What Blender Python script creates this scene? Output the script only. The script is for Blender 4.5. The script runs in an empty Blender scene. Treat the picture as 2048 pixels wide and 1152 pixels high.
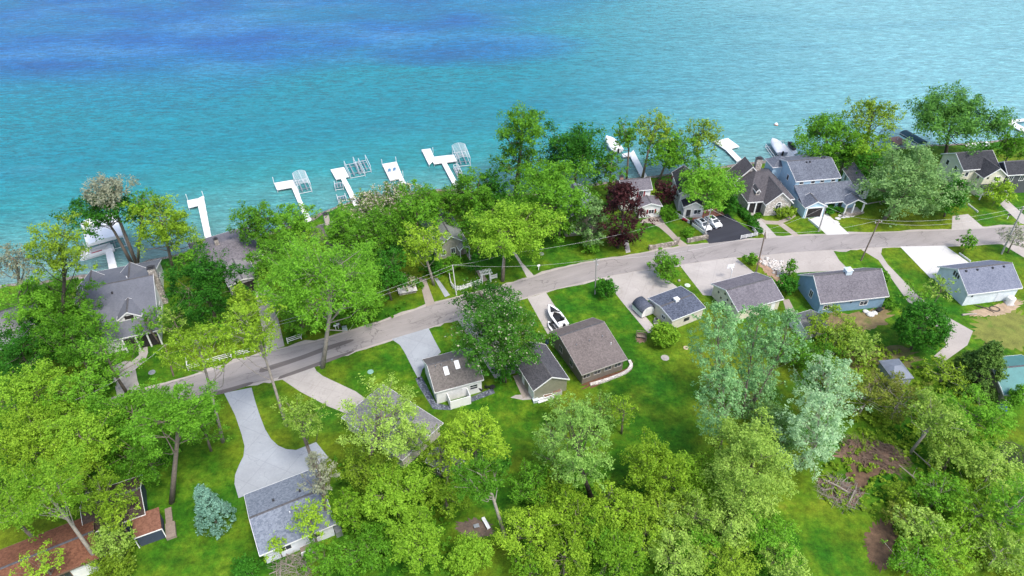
import bpy, math, numpy as np
from mathutils import Vector
C = bpy.context.scene.collection
TH = math.radians(39.0); F = 1400.0; CH = 90.0
ST, CT = math.sin(TH), math.cos(TH)
def at(px, py, z=0.0):
    """a point of the photograph (2048 wide) on the level z"""
    u = (px-1024)/F; v = (py-576)/F
    t = (CH-z)/(ST+v*CT)
    return np.array([u*t, (CT-v*ST)*t, z])
def pxm(p):                       # photograph pixels per metre at a point
    return F/(p[1]*CT+(CH-p[2])*ST)
WZ = -0.6                         # water level
# ------------------------------------------------------------------ materials
MATS = {}
def nt(m):
    m.use_nodes = True
    t = m.node_tree; t.nodes.clear()
    out = t.nodes.new('ShaderNodeOutputMaterial')
    return t, t.nodes, t.links, out
def rgba(c): return (c[0], c[1], c[2], 1)
def noise(n, l, scale, detail=3, rough=.55, src=None, stretch=None):
    x = n.new('ShaderNodeTexNoise'); x.inputs['Scale'].default_value = scale
    x.inputs['Detail'].default_value = detail; x.inputs['Roughness'].default_value = rough
    if src is not None:
        if stretch:
            mp = n.new('ShaderNodeMapping'); mp.inputs['Scale'].default_value = stretch[:3]
            if len(stretch) > 3: mp.inputs['Rotation'].default_value = (0, 0, stretch[3])
            l.new(src, mp.inputs['Vector']); src = mp.outputs[0]
        l.new(src, x.inputs['Vector'])
    return x.outputs['Fac']
def ramp(n, l, fac, stops):
    r = n.new('ShaderNodeValToRGB')
    while len(r.color_ramp.elements) < len(stops): r.color_ramp.elements.new(.5)
    for e, (p, c) in zip(r.color_ramp.elements, stops):
        e.position = p; e.color = rgba(c) if hasattr(c, '__len__') else (c, c, c, 1)
    l.new(fac, r.inputs[0]); return r.outputs[0]
def mix(n, l, fac, a, b, mode='MIX'):
    m = n.new('ShaderNodeMix'); m.data_type = 'RGBA'; m.blend_type = mode
    for k, v in ((0, fac), (6, a), (7, b)):
        if isinstance(v, bpy.types.NodeSocket): l.new(v, m.inputs[k])
        elif k == 0: m.inputs[0].default_value = v
        else: m.inputs[k].default_value = rgba(v)
    return m.outputs[2]
def mth(n, l, op, a, b=0.0, clamp=False):
    m = n.new('ShaderNodeMath'); m.operation = op; m.use_clamp = clamp
    for k, v in ((0, a), (1, b)):
        if isinstance(v, bpy.types.NodeSocket): l.new(v, m.inputs[k])
        else: m.inputs[k].default_value = v
    return m.outputs[0]
def smooth(n, l, val, a, b):
    m = n.new('ShaderNodeMapRange'); m.interpolation_type = 'SMOOTHSTEP'
    l.new(val, m.inputs[0]); m.inputs[1].default_value = a; m.inputs[2].default_value = b
    return m.outputs[0]
def princ(n, l, out, col, rough=.7, spec=.4, bump=None, bstr=.3, bdist=.05, metal=0):
    p = n.new('ShaderNodeBsdfPrincipled')
    if isinstance(col, bpy.types.NodeSocket): l.new(col, p.inputs['Base Color'])
    else: p.inputs['Base Color'].default_value = rgba(col)
    p.inputs['Roughness'].default_value = rough; p.inputs['Specular IOR Level'].default_value = spec
    p.inputs['Metallic'].default_value = metal
    if bump is not None:
        b = n.new('ShaderNodeBump'); b.inputs['Strength'].default_value = bstr; b.inputs['Distance'].default_value = bdist
        l.new(bump, b.inputs['Height']); l.new(b.outputs[0], p.inputs['Normal'])
    l.new(p.outputs[0], out.inputs[0]); return p
def pos(n): return n.new('ShaderNodeNewGeometry').outputs['Position']
def objc(n): return n.new('ShaderNodeTexCoord').outputs['Object']
def plain(name, col, rough=.6, var=.12, scale=1.5, spec=.4, metal=0, stain=None):
    """painted, wooden, metal ... : a colour with soft large and fine variation"""
    if name in MATS: return MATS[name]
    m = bpy.data.materials.new(name); t, n, l, out = nt(m)
    s = objc(n)
    a = noise(n, l, scale, 4, .6, s); b = noise(n, l, scale*9, 2, .6, s)
    f = mth(n, l, 'ADD', mth(n, l, 'MULTIPLY', a, .6), mth(n, l, 'MULTIPLY', b, .4))
    lo = [max(0, c*(1-var*1.8)) for c in col]; hi = [min(1, c*(1+var*1.4)) for c in col]
    c = ramp(n, l, f, ((.25, lo), (.75, hi)))
    if stain: c = mix(n, l, smooth(n, l, noise(n, l, scale*.4, 5, .65, s), .52, .75), c, stain)
    princ(n, l, out, c, rough, spec, b, .15, .02, metal)
    MATS[name] = m; return m
def siding(name, col, step=.16, var=.06, vertical=False):
    if name in MATS: return MATS[name]
    m = bpy.data.materials.new(name); t, n, l, out = nt(m)
    s = objc(n); sep = n.new('ShaderNodeSeparateXYZ'); l.new(s, sep.inputs[0])
    zz = sep.outputs[2] if not vertical else mth(n, l, 'ADD', sep.outputs[0], sep.outputs[1])
    fr = mth(n, l, 'FRACT', mth(n, l, 'DIVIDE', zz, step))
    ln = smooth(n, l, fr, 0, .18)
    c = ramp(n, l, noise(n, l, .9, 5, .65, s), ((.3, [k*(1-var*2) for k in col]), (.7, [min(1, k*(1+var)) for k in col])))
    princ(n, l, out, c, .55, .35, ln, .5, .02)
    MATS[name] = m; return m
def shingle(name, c1, c2, var=1.0):
    """asphalt shingles: courses of tabs of slightly different greys"""
    if name in MATS: return MATS[name]
    m = bpy.data.materials.new(name); t, n, l, out = nt(m)
    s = objc(n)
    v = n.new('ShaderNodeTexVoronoi'); v.inputs['Scale'].default_value = 4.5
    mp = n.new('ShaderNodeMapping'); mp.inputs['Scale'].default_value = (1, 1.0, 1.5); l.new(s, mp.inputs[0]); l.new(mp.outputs[0], v.inputs['Vector'])
    sep = n.new('ShaderNodeSeparateColor'); l.new(v.outputs['Color'], sep.inputs[0])
    big = noise(n, l, .2, 3, .5, s)
    st = noise(n, l, .8, 4, .6, s, (1, .25, .25))
    f = mth(n, l, 'ADD', mth(n, l, 'MULTIPLY', sep.outputs[0], .45*var), mth(n, l, 'MULTIPLY', big, .42))
    f = mth(n, l, 'ADD', f, mth(n, l, 'MULTIPLY', st, .38))
    c1 = [k*.66 for k in c1]; c2 = [k*.6 for k in c2]
    c = ramp(n, l, f, ((.25, c1), (.95, c2)))
    princ(n, l, out, c, .85, .25, sep.outputs[0], .35, .03)
    MATS[name] = m; return m
def stone(name, cols, scale=2.2):
    if name in MATS: return MATS[name]
    m = bpy.data.materials.new(name); t, n, l, out = nt(m)
    s = objc(n); v = n.new('ShaderNodeTexVoronoi'); v.inputs['Scale'].default_value = scale; l.new(s, v.inputs['Vector'])
    sep = n.new('ShaderNodeSeparateColor'); l.new(v.outputs['Color'], sep.inputs[0])
    c = ramp(n, l, sep.outputs[0], ((.1, cols[0]), (.5, cols[1]), (.9, cols[2])))
    d = n.new('ShaderNodeTexVoronoi'); d.feature = 'DISTANCE_TO_EDGE'; d.inputs['Scale'].default_value = scale; l.new(s, d.inputs['Vector'])
    e = smooth(n, l, d.outputs['Distance'], 0, .1)
    c = mix(n, l, e, [k*.5 for k in cols[1]], c)
    princ(n, l, out, c, .85, .2, e, .6, .05)
    MATS[name] = m; return m
def concrete(name, col, joint=3.0, dirt=(.2, .18, .16), rot=0.35, dirty=.75):
    if name in MATS: return MATS[name]
    m = bpy.data.materials.new(name); t, n, l, out = nt(m)
    s = pos(n)
    mp = n.new('ShaderNodeMapping'); mp.inputs['Rotation'].default_value = (0, 0, rot); l.new(s, mp.inputs[0])
    big = noise(n, l, .18, 5, .65, s); fine = noise(n, l, 3.0, 4, .7, s)
    f = mth(n, l, 'ADD', mth(n, l, 'MULTIPLY', big, .7), mth(n, l, 'MULTIPLY', fine, .3))
    c = ramp(n, l, f, ((.3, [k*.78 for k in col]), (.7, [min(1, k*1.12) for k in col])))
    st = smooth(n, l, noise(n, l, .33, 6, .7, mp.outputs[0], (1, .35, 1)), .56, .8)
    c = mix(n, l, mth(n, l, 'MULTIPLY', st, dirty), c, dirt)
    cv = n.new('ShaderNodeTexVoronoi'); cv.feature = 'DISTANCE_TO_EDGE'; cv.inputs['Scale'].default_value = .22
    cn = n.new('ShaderNodeTexNoise'); cn.inputs['Scale'].default_value = .6; cn.inputs['Detail'].default_value = 5; l.new(s, cn.inputs['Vector'])
    cs = n.new('ShaderNodeVectorMath'); cs.operation = 'SCALE'; cs.inputs['Scale'].default_value = 2.5; l.new(cn.outputs['Color'], cs.inputs[0])
    ca = n.new('ShaderNodeVectorMath'); ca.operation = 'ADD'; l.new(s, ca.inputs[0]); l.new(cs.outputs[0], ca.inputs[1]); l.new(ca.outputs[0], cv.inputs['Vector'])
    ck = mth(n, l, 'MULTIPLY', mth(n, l, 'SUBTRACT', 1.0, smooth(n, l, cv.outputs['Distance'], .004, .014)), smooth(n, l, big, .45, .55))
    c = mix(n, l, mth(n, l, 'MULTIPLY', ck, .28), c, [k2*.35 for k2 in col])
    if joint:
        sep = n.new('ShaderNodeSeparateXYZ'); l.new(mp.outputs[0], sep.inputs[0])
        for k in (0, 1):
            fr = mth(n, l, 'FRACT', mth(n, l, 'DIVIDE', sep.outputs[k], joint))
            j = mth(n, l, 'LESS_THAN', fr, .03)
            c = mix(n, l, mth(n, l, 'MULTIPLY', j, .2), c, [k2*.45 for k2 in col])
    princ(n, l, out, c, .85, .25, fine, .2, .02)
    MATS[name] = m; return m
def leafmat(name, lo, hi, odd=None, oddf=0.0, trans=.35):
    if name in MATS: return MATS[name]
    m = bpy.data.materials.new(name); t, n, l, out = nt(m)
    g = n.new('ShaderNodeNewGeometry'); oi = n.new('ShaderNodeObjectInfo')
    nz = noise(n, l, .45, 3, .6, objc(n))
    f = mth(n, l, 'ADD', mth(n, l, 'MULTIPLY', g.outputs['Random Per Island'], .45), mth(n, l, 'MULTIPLY', nz, .9))
    f = mth(n, l, 'ADD', f, mth(n, l, 'MULTIPLY', mth(n, l, 'SUBTRACT', oi.outputs['Random'], .5), .35))
    c = ramp(n, l, f, ((.3, lo), (.95, hi)))
    if odd is not None:
        pick = mth(n, l, 'LESS_THAN', mth(n, l, 'FRACT', mth(n, l, 'MULTIPLY', g.outputs['Random Per Island'], 17.3)), oddf)
        c = mix(n, l, pick, c, odd)
    p = n.new('ShaderNodeBsdfPrincipled'); l.new(c, p.inputs['Base Color']); p.inputs['Roughness'].default_value = .55
    p.inputs['Specular IOR Level'].default_value = .12
    tr = n.new('ShaderNodeBsdfTranslucent'); l.new(c, tr.inputs[0])
    mx = n.new('ShaderNodeMixShader'); mx.inputs[0].default_value = trans
    l.new(p.outputs[0], mx.inputs[1]); l.new(tr.outputs[0], mx.inputs[2]); l.new(mx.outputs[0], out.inputs[0])
    MATS[name] = m; return m
# ------------------------------------------------------------------ mesh building
class MB:
    def __init__(s): s.v = []; s.f = []
    def add(s, vs, fs):
        o = len(s.v); s.v.extend([tuple(map(float, p)) for p in vs]); s.f.extend([tuple(i+o for i in f) for f in fs]); return s
    def box(s, x0, x1, y0, y1, z0, z1):
        return s.add([(x0,y0,z0),(x1,y0,z0),(x1,y1,z0),(x0,y1,z0),(x0,y0,z1),(x1,y0,z1),(x1,y1,z1),(x0,y1,z1)],
                     [(3,2,1,0),(4,5,6,7),(0,1,5,4),(1,2,6,5),(2,3,7,6),(3,0,4,7)])
    def prism(s, poly, z0, z1):
        n = len(poly)
        a = sum(poly[i][0]*poly[(i+1)%n][1]-poly[(i+1)%n][0]*poly[i][1] for i in range(n))
        if a < 0: poly = poly[::-1]
        vs = [(p[0], p[1], z0) for p in poly]+[(p[0], p[1], z1) for p in poly]
        return s.add(vs, [tuple(range(n-1, -1, -1)), tuple(range(n, 2*n))]+[(i, (i+1)%n, n+(i+1)%n, n+i) for i in range(n)])
    def extr(s, prof, a, b, axis='x'):
        """closed profile of (q, z) swept from a to b along x (q = y) or along y (q = x)"""
        n = len(prof)
        if axis == 'x': vs = [(a, q, z) for q, z in prof]+[(b, q, z) for q, z in prof]
        else: vs = [(q, a, z) for q, z in prof]+[(q, b, z) for q, z in prof]
        return s.add(vs, [tuple(range(n-1, -1, -1)), tuple(range(n, 2*n))]+[(i, (i+1)%n, n+(i+1)%n, n+i) for i in range(n)])
    def tube(s, pts, rad, k=6, cap=True):
        pts = [np.array(p, float) for p in pts]; n = len(pts)
        rad = rad if hasattr(rad, '__len__') else [rad]*n
        vs = []
        for i, p in enumerate(pts):
            d = pts[min(i+1, n-1)]-pts[max(i-1, 0)]; d = d/(np.linalg.norm(d)+1e-9)
            h = np.array([1, 0, 0]) if abs(d[2]) > .8 else np.array([0, 0, 1])
            a = np.cross(d, h); a /= np.linalg.norm(a)+1e-9; b = np.cross(d, a)
            for j in range(k):
                t = 2*math.pi*j/k; vs.append(p+rad[i]*(math.cos(t)*a+math.sin(t)*b))
        fs = [(i*k+j, i*k+(j+1)%k, (i+1)*k+(j+1)%k, (i+1)*k+j) for i in range(n-1) for j in range(k)]
        if cap: fs += [tuple(range(k-1, -1, -1)), tuple((n-1)*k+j for j in range(k))]
        return s.add(vs, fs)
    def ball(s, c, r, sz=1.0, k=10, m=6, top=False):
        vs = []; fs = []
        for i in range(m+1):
            t = math.pi*i/m*(.5 if top else 1)
            for j in range(k):
                a = 2*math.pi*j/k
                vs.append((c[0]+r*math.sin(t)*math.cos(a), c[1]+r*math.sin(t)*math.sin(a), c[2]+r*sz*math.cos(t)))
        for i in range(m):
            for j in range(k): fs.append((i*k+j, (i+1)*k+j, (i+1)*k+(j+1)%k, i*k+(j+1)%k))
        return s.add(vs, fs)
    def loft(s, rings, close=True):
        n = len(rings[0]); vs = [p for r in rings for p in r]; fs = []
        for i in range(len(rings)-1):
            for j in range(n if close else n-1): fs.append((i*n+j, i*n+(j+1)%n, (i+1)*n+(j+1)%n, (i+1)*n+j))
        if close: fs += [tuple(range(n-1, -1, -1)), tuple((len(rings)-1)*n+j for j in range(n))]
        return s.add(vs, fs)
    def build(s, name, m, parent=None, smooth=False, bevel=0):
        me = bpy.data.meshes.new(name); me.from_pydata(s.v, [], s.f); me.materials.append(m)
        if smooth: me.shade_smooth()
        me.update()
        o = bpy.data.objects.new(name, me); C.objects.link(o)
        if parent is not None: o.parent = parent
        if bevel:
            b = o.modifiers.new('bevel', 'BEVEL'); b.width = bevel; b.segments = 2; b.limit_method = 'ANGLE'
        return o
def quads(name, P, m, parent=None):
    """P: (n,4,3) array of loose leaves"""
    n = len(P); me = bpy.data.meshes.new(name)
    me.vertices.add(n*4); me.vertices.foreach_set('co', P.reshape(-1).astype(np.float32))
    me.loops.add(n*4); me.loops.foreach_set('vertex_index', np.arange(n*4, dtype=np.int32))
    me.polygons.add(n); me.polygons.foreach_set('loop_start', np.arange(0, n*4, 4, dtype=np.int32))
    me.materials.append(m); me.update(calc_edges=True)
    o = bpy.data.objects.new(name, me); C.objects.link(o)
    if parent is not None: o.parent = parent
    return o
def tag(o, label=None, cat=None, group=None, kind=None):
    if label: o['label'] = label
    if cat: o['category'] = cat
    if group: o['group'] = group
    if kind: o['kind'] = kind
    return o
def empty(name, loc, rz=0.0, label=None, cat=None, group=None):
    o = bpy.data.objects.new(name, None); C.objects.link(o); o.location = Vector(tuple(map(float, loc))); o.rotation_euler = (0, 0, rz)
    o.empty_display_size = .5
    return tag(o, label, cat, group)
def sheet(name, pxs, m, z1=.03, z0=-.1, zp=None):
    poly = [tuple(at(x, y, z1 if zp is None else zp)[:2]) for x, y in pxs]
    o = MB().prism(poly, z0, z1).build(name, m); return tag(o, kind='structure')
def curve(pxs, k=6):
    """Catmull-Rom through pixel points"""
    p = [np.array(q, float) for q in pxs]; p = [2*p[0]-p[1]]+p+[2*p[-1]-p[-2]]; out = []
    for i in range(1, len(p)-2):
        for j in range(k):
            t = j/k
            out.append(.5*((2*p[i])+(-p[i-1]+p[i+1])*t+(2*p[i-1]-5*p[i]+4*p[i+1]-p[i+2])*t*t+(-p[i-1]+3*p[i]-3*p[i+1]+p[i+2])*t**3))
    out.append(p[-2]); return [tuple(q) for q in out]
EXPO = 1.05
# ------------------------------------------------------------------ camera, sky, sun
sc = bpy.context.scene
cam = bpy.data.cameras.new('camera'); co = bpy.data.objects.new('camera', cam); C.objects.link(co)
co.location = (0, 0, CH); co.rotation_euler = (math.pi/2-TH, 0, 0)
cam.sensor_width = 36; cam.lens = 36*F/2048; cam.clip_end = 8000; cam.clip_start = .5; sc.camera = co
sunv = Vector((.45, -.55, 1.25)).normalized()
w = bpy.data.worlds.new('World'); sc.world = w; w.use_nodes = True
bg = w.node_tree.nodes['Background']; sky = w.node_tree.nodes.new('ShaderNodeTexSky')
sky.sky_type = 'NISHITA'; sky.sun_disc = False
sky.sun_elevation = math.asin(sunv.z); sky.sun_rotation = math.atan2(sunv.x, sunv.y)
sky.air_density = 1.0; sky.dust_density = 3.0; sky.ozone_density = 1.0
w.node_tree.links.new(sky.outputs[0], bg.inputs[0]); bg.inputs[1].default_value = .15
sl = bpy.data.lights.new('sun', 'SUN'); sl.energy = 1.4; sl.angle = math.radians(12); sl.color = (1, .96, .9)
so = bpy.data.objects.new('sun', sl); C.objects.link(so); so.rotation_euler = sunv.to_track_quat('Z', 'Y').to_euler(); so.location = (0, -50, 200)
sc.view_settings.view_transform = 'Standard'; sc.view_settings.look = 'None'; sc.view_settings.exposure = EXPO
sc.view_settings.gamma = 1; sc.view_settings.use_curve_mapping = False
sc.cycles.max_bounces = 6; sc.cycles.transparent_max_bounces = 8
# ------------------------------------------------------------------ ground, lake, road
def lawn_mat():
    m = bpy.data.materials.new('lawn_grass'); t, n, l, out = nt(m); s = pos(n)
    big = noise(n, l, .035, 5, .65, s); mid = noise(n, l, .16, 6, .7, s); fine = noise(n, l, 2.2, 5, .75, s); vf = noise(n, l, 9, 2, .6, s)
    c = ramp(n, l, mid, ((.28, (.010, .062, .003)), (.46, (.03, .108, .004)), (.6, (.085, .165, .008)), (.76, (.18, .2, .02))))
    yel = smooth(n, l, big, .45, .64)
    c = mix(n, l, mth(n, l, 'MULTIPLY', yel, .8), c, (.125, .16, .008))
    dk = smooth(n, l, noise(n, l, .065, 4, .6, s, (1, 1, 1, .5)), .5, .66)
    c = mix(n, l, mth(n, l, 'MULTIPLY', dk, .55), c, (.014, .1, .006))
    dry = smooth(n, l, noise(n, l, .3, 6, .75, s), .64, .8)
    c = mix(n, l, mth(n, l, 'MULTIPLY', dry, .5), c, (.24, .2, .08))
    f = ramp(n, l, mth(n, l, 'ADD', mth(n, l, 'MULTIPLY', fine, .6), mth(n, l, 'MULTIPLY', vf, .4)), ((.3, .5), (.7, 1.6)))
    c = mix(n, l, 1.0, c, f, 'MULTIPLY')
    g = ramp(n, l, noise(n, l, .75, 5, .7, s), ((.32, .62), (.5, 1.0), (.68, 1.38)))
    c = mix(n, l, 1.0, c, g, 'MULTIPLY')
    princ(n, l, out, c, .9, .15, fine, .6, .12)
    return m
LAWN = lawn_mat()
def blob(name, px, m, z1=.012, seed=0, kind='structure', jit=.2):
    """irregular flat patch on the lawn"""
    r = np.random.default_rng(seed); pts = curve(list(px)+[px[0]], 12)[:-1]
    c = np.mean(pts, 0); pts = [tuple(c+(np.array(p)-c)*(1+jit*r.uniform(-1, 1))) for p in pts]
    return sheet(name, pts, m, z1)
SHORE = [(-900, 720), (-400, 650), (-120, 590), (0, 572), (100, 560), (215, 542), (300, 522), (400, 500), (480, 480), (560, 460), (640, 428), (720, 398),
         (800, 388), (880, 378), (960, 384), (1020, 388), (1100, 384), (1200, 366), (1310, 352), (1400, 340), (1500, 326), (1600, 312), (1700, 302),
         (1800, 294), (1900, 288), (2048, 276), (2300, 258), (2700, 236)]
sh = [at(x, y, 0)[:2] for x, y in curve(SHORE, 4)]
rs = np.random.default_rng(5); sh = [p+rs.uniform(-.35, .35, 2) for p in sh]
land = MB().prism([tuple(p) for p in sh]+[(1500, sh[-1][1]), (1500, -900), (-1500, -900), (-1500, sh[0][1])], -1.6, 0).build('ground', LAWN); tag(land, kind='structure')
def strip(name, A, B, za, zb, m):
    n = len(A); vs = [(p[0], p[1], za) for p in A]+[(p[0], p[1], zb) for p in B]
    o = MB().add(vs, [(i, i+1, n+i+1, n+i) for i in range(n-1)]).build(name, m); return tag(o, kind='structure')
out_ = []; in_ = []
for i, p in enumerate(sh):
    d = sh[min(i+1, len(sh)-1)]-sh[max(i-1, 0)]; nn = np.array([-d[1], d[0]]); nn = nn/np.linalg.norm(nn)
    out_.append(p+nn*(1.6+rs.uniform(-.5, .5))); in_.append(p-nn*(.9+rs.uniform(-.4, .4)))
BEACH = stone('beach_stones', ((.15, .13, .11), (.22, .19, .16), (.33, .3, .27)), 2.5)
strip('beach', sh, out_, .02, -.85, BEACH); strip('shore_path', in_, sh, .02, .02, BEACH)
def water_mat():
    m = bpy.data.materials.new('lake_water'); t, n, l, out = nt(m); s = pos(n)
    sep = n.new('ShaderNodeSeparateXYZ'); l.new(s, sep.inputs[0]); X, Y = sep.outputs[0], sep.outputs[1]
    wob = mth(n, l, 'MULTIPLY', mth(n, l, 'SUBTRACT', noise(n, l, .011, 5, .55, s, (.55, 1.3, 1)), .5), 120.0)
    # distance from the shore, measured square to its general line
    D = mth(n, l, 'SUBTRACT', mth(n, l, 'SUBTRACT', mth(n, l, 'MULTIPLY', Y, .965), mth(n, l, 'MULTIPLY', X, .262)), 132.0)
    Dw = mth(n, l, 'ADD', D, mth(n, l, 'MULTIPLY', wob, .28))
    c = ramp(n, l, smooth(n, l, Dw, -4, 80), ((.0, (.15, .26, .25)), (.16, (.085, .29, .285)), (.42, (.016, .235, .26)), (.8, (.002, .195, .26))))
    # sky and cloud reflection to the right, painted as a paler water colour
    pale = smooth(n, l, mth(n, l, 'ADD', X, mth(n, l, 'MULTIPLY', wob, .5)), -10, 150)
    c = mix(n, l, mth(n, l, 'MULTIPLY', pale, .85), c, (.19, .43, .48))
    # deep water out to the left
    dd = mth(n, l, 'ADD', Y, mth(n, l, 'MULTIPLY', wob, .6))
    rise_ = mth(n, l, 'MULTIPLY', mth(n, l, 'MAXIMUM', mth(n, l, 'ADD', X, 85.0), 0.0), .72)
    deep = smooth(n, l, mth(n, l, 'SUBTRACT', dd, mth(n, l, 'ADD', rise_, 203.0)), -10, 40)
    pa = smooth(n, l, noise(n, l, .0115, 5, .6, s, (.7, 1.3, 1, .15)), .38, .6)
    dk = mth(n, l, 'MULTIPLY', deep, mth(n, l, 'ADD', mth(n, l, 'MULTIPLY', pa, .42), .58))
    # a weedy hollow off the middle of the shore
    ex = mth(n, l, 'DIVIDE', mth(n, l, 'ADD', mth(n, l, 'ADD', X, 18.0), mth(n, l, 'MULTIPLY', wob, .9)), 48.0); ey = mth(n, l, 'DIVIDE', mth(n, l, 'ADD', mth(n, l, 'SUBTRACT', Y, 255.0), mth(n, l, 'MULTIPLY', wob, .7)), 26.0)
    er = mth(n, l, 'ADD', mth(n, l, 'MULTIPLY', ex, ex), mth(n, l, 'MULTIPLY', ey, ey))
    hol = mth(n, l, 'SUBTRACT', 1.0, smooth(n, l, er, .15, 1.25))
    dk = mth(n, l, 'MAXIMUM', dk, mth(n, l, 'MULTIPLY', hol, .72))
    dc = ramp(n, l, noise(n, l, .03, 5, .6, s, (.5, 1.2, 1)), ((.3, (.002, .06, .28)), (.5, (.006, .115, .35)), (.75, (.05, .21, .42))))
    c = mix(n, l, mth(n, l, 'MULTIPLY', dk, .93), c, dc)
    # soft weed patches and lighter streaks
    st = smooth(n, l, noise(n, l, .035, 6, .65, s, (.35, 1.4, 1, .2)), .5, .75)
    c = mix(n, l, mth(n, l, 'MULTIPLY', st, .28), c, (.005, .12, .21))
    sp = smooth(n, l, noise(n, l, .03, 6, .7, s, (.4, 1.6, 1, -.25)), .56, .8)
    c = mix(n, l, mth(n, l, 'MULTIPLY', sp, .30), c, (.17, .36, .40))
    w1 = noise(n, l, .8, 4, .6, s, (.4, 1.5, 1, -.5)); w2 = noise(n, l, 2.2, 3, .6, s, (.5, 1.4, 1, -.25)); w3 = noise(n, l, .12, 3, .5, s, (.6, 1.5, 1, -.3))
    h = mth(n, l, 'ADD', mth(n, l, 'ADD', mth(n, l, 'MULTIPLY', w1, 1.0), mth(n, l, 'MULTIPLY', w2, .32)), mth(n, l, 'MULTIPLY', w3, 1.2))
    rip = ramp(n, l, mth(n, l, 'ADD', mth(n, l, 'MULTIPLY', w1, .6), mth(n, l, 'MULTIPLY', w2, .4)), ((.34, .7), (.5, .97), (.68, 1.5)))
    c = mix(n, l, 1.0, c, rip, 'MULTIPLY')  # light and dark of the ripples painted into the water colour
    p = princ(n, l, out, c, .12, .5, h, 1.0, 1.1)
    p.inputs['IOR'].default_value = 1.33
    return m
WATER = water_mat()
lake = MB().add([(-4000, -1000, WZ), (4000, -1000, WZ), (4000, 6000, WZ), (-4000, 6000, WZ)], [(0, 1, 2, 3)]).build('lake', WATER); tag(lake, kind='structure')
def asphalt_mat(name, col, age=1.0):
    m = bpy.data.materials.new(name); t, n, l, out = nt(m); s = pos(n)
    mp = n.new('ShaderNodeMapping'); mp.inputs['Rotation'].default_value = (0, 0, -.42); l.new(s, mp.inputs[0]); q = mp.outputs[0]
    a = noise(n, l, .5, 6, .7, q, (.12, 1, 1)); b = noise(n, l, .09, 5, .6, s); fine = noise(n, l, 6, 3, .7, s)
    f = mth(n, l, 'ADD', mth(n, l, 'MULTIPLY', a, .55), mth(n, l, 'MULTIPLY', b, .35)); f = mth(n, l, 'ADD', f, mth(n, l, 'MULTIPLY', fine, .2))
    c = ramp(n, l, f, ((.33, [k*.6 for k in col]), (.52, col), (.75, [min(1, k*1.3) for k in col])))
    # cracks: thin lines between large wobbling plates
    wv = n.new('ShaderNodeVectorMath'); wv.operation = 'ADD'; nc = n.new('ShaderNodeTexNoise'); nc.inputs['Scale'].default_value = .5; nc.inputs['Detail'].default_value = 4
    l.new(s, nc.inputs['Vector']); sc_ = n.new('ShaderNodeVectorMath'); sc_.operation = 'SCALE'; sc_.inputs['Scale'].default_value = 2.2; l.new(nc.outputs['Color'], sc_.inputs[0])
    mq = n.new('ShaderNodeMapping'); mq.inputs['Scale'].default_value = (.5, 1.15, 1); l.new(q, mq.inputs[0]); l.new(mq.outputs[0], wv.inputs[0]); l.new(sc_.outputs[0], wv.inputs[1])
    for S, wd, am in ((.2, .007, .6), (.45, .008, .3)):
        v = n.new('ShaderNodeTexVoronoi'); v.feature = 'DISTANCE_TO_EDGE'; v.inputs['Scale'].default_value = S; l.new(wv.outputs[0], v.inputs['Vector'])
        k = mth(n, l, 'SUBTRACT', 1.0, smooth(n, l, v.outputs['Distance'], wd*.5, wd*1.6))
        gate = smooth(n, l, noise(n, l, .12, 3, .6, s), .42, .55)
        c = mix(n, l, mth(n, l, 'MULTIPLY', mth(n, l, 'MULTIPLY', k, gate), am*age), c, [x*.28 for x in col])
    dk = smooth(n, l, noise(n, l, .22, 6, .7, q, (.18, 1, 1)), .57, .72)
    c = mix(n, l, mth(n, l, 'MULTIPLY', dk, .5*age), c, [x*.42 for x in col])
    princ(n, l, out, c, .9, .25, fine, .25, .02)
    return m
PATCHM = None
ROADM = asphalt_mat('old_asphalt', (.262, .24, .23)); BLACKTOP = asphalt_mat('fresh_blacktop', (.035, .037, .048), .3)
far = [(180, 812), (330, 768), (420, 742), (500, 715), (560, 699), (650, 678), (760, 645), (880, 604), (1000, 573), (1060, 556), (1130, 535), (1190, 523), (1280, 508), (1360, 494),
       (1420, 487), (1520, 478), (1600, 472), (1700, 468), (1800, 464), (1910, 460), (2048, 452), (2400, 432)]
near = [(180, 845), (300, 815), (400, 791), (500, 768), (561, 753), (624, 729), (694, 706), (785, 677), (856, 656), (912, 636), (1000, 611), (1090, 583), (1209, 554), (1256, 545), (1300, 537),
        (1363, 529), (1468, 514), (1519, 511), (1567, 506), (1640, 501), (1700, 498), (1762, 494), (1890, 491), (2012, 486), (2048, 482), (2400, 462)]
road = sheet('road', curve(far, 3)+curve(near, 3)[::-1], ROADM, .035)
PATCHM = asphalt_mat('dark_patched_asphalt', (.13, .115, .11), .5)
for q in ([(520, 737), (600, 712), (648, 694), (700, 679), (702, 684), (640, 706), (590, 724), (524, 745)], [(560, 752), (640, 723), (700, 703), (702, 706), (640, 730), (562, 757)], [(400, 789), (450, 778), (500, 764), (501, 769), (450, 786), (402, 794)]):
    sheet('road_patch', curve(q+[q[0]], 3)[:-1], PATCHM, .042)
GRAVEL = concrete('pale_gravel', (.38, .345, .315), 0, (.26, .22, .19), .3, .6)
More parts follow.
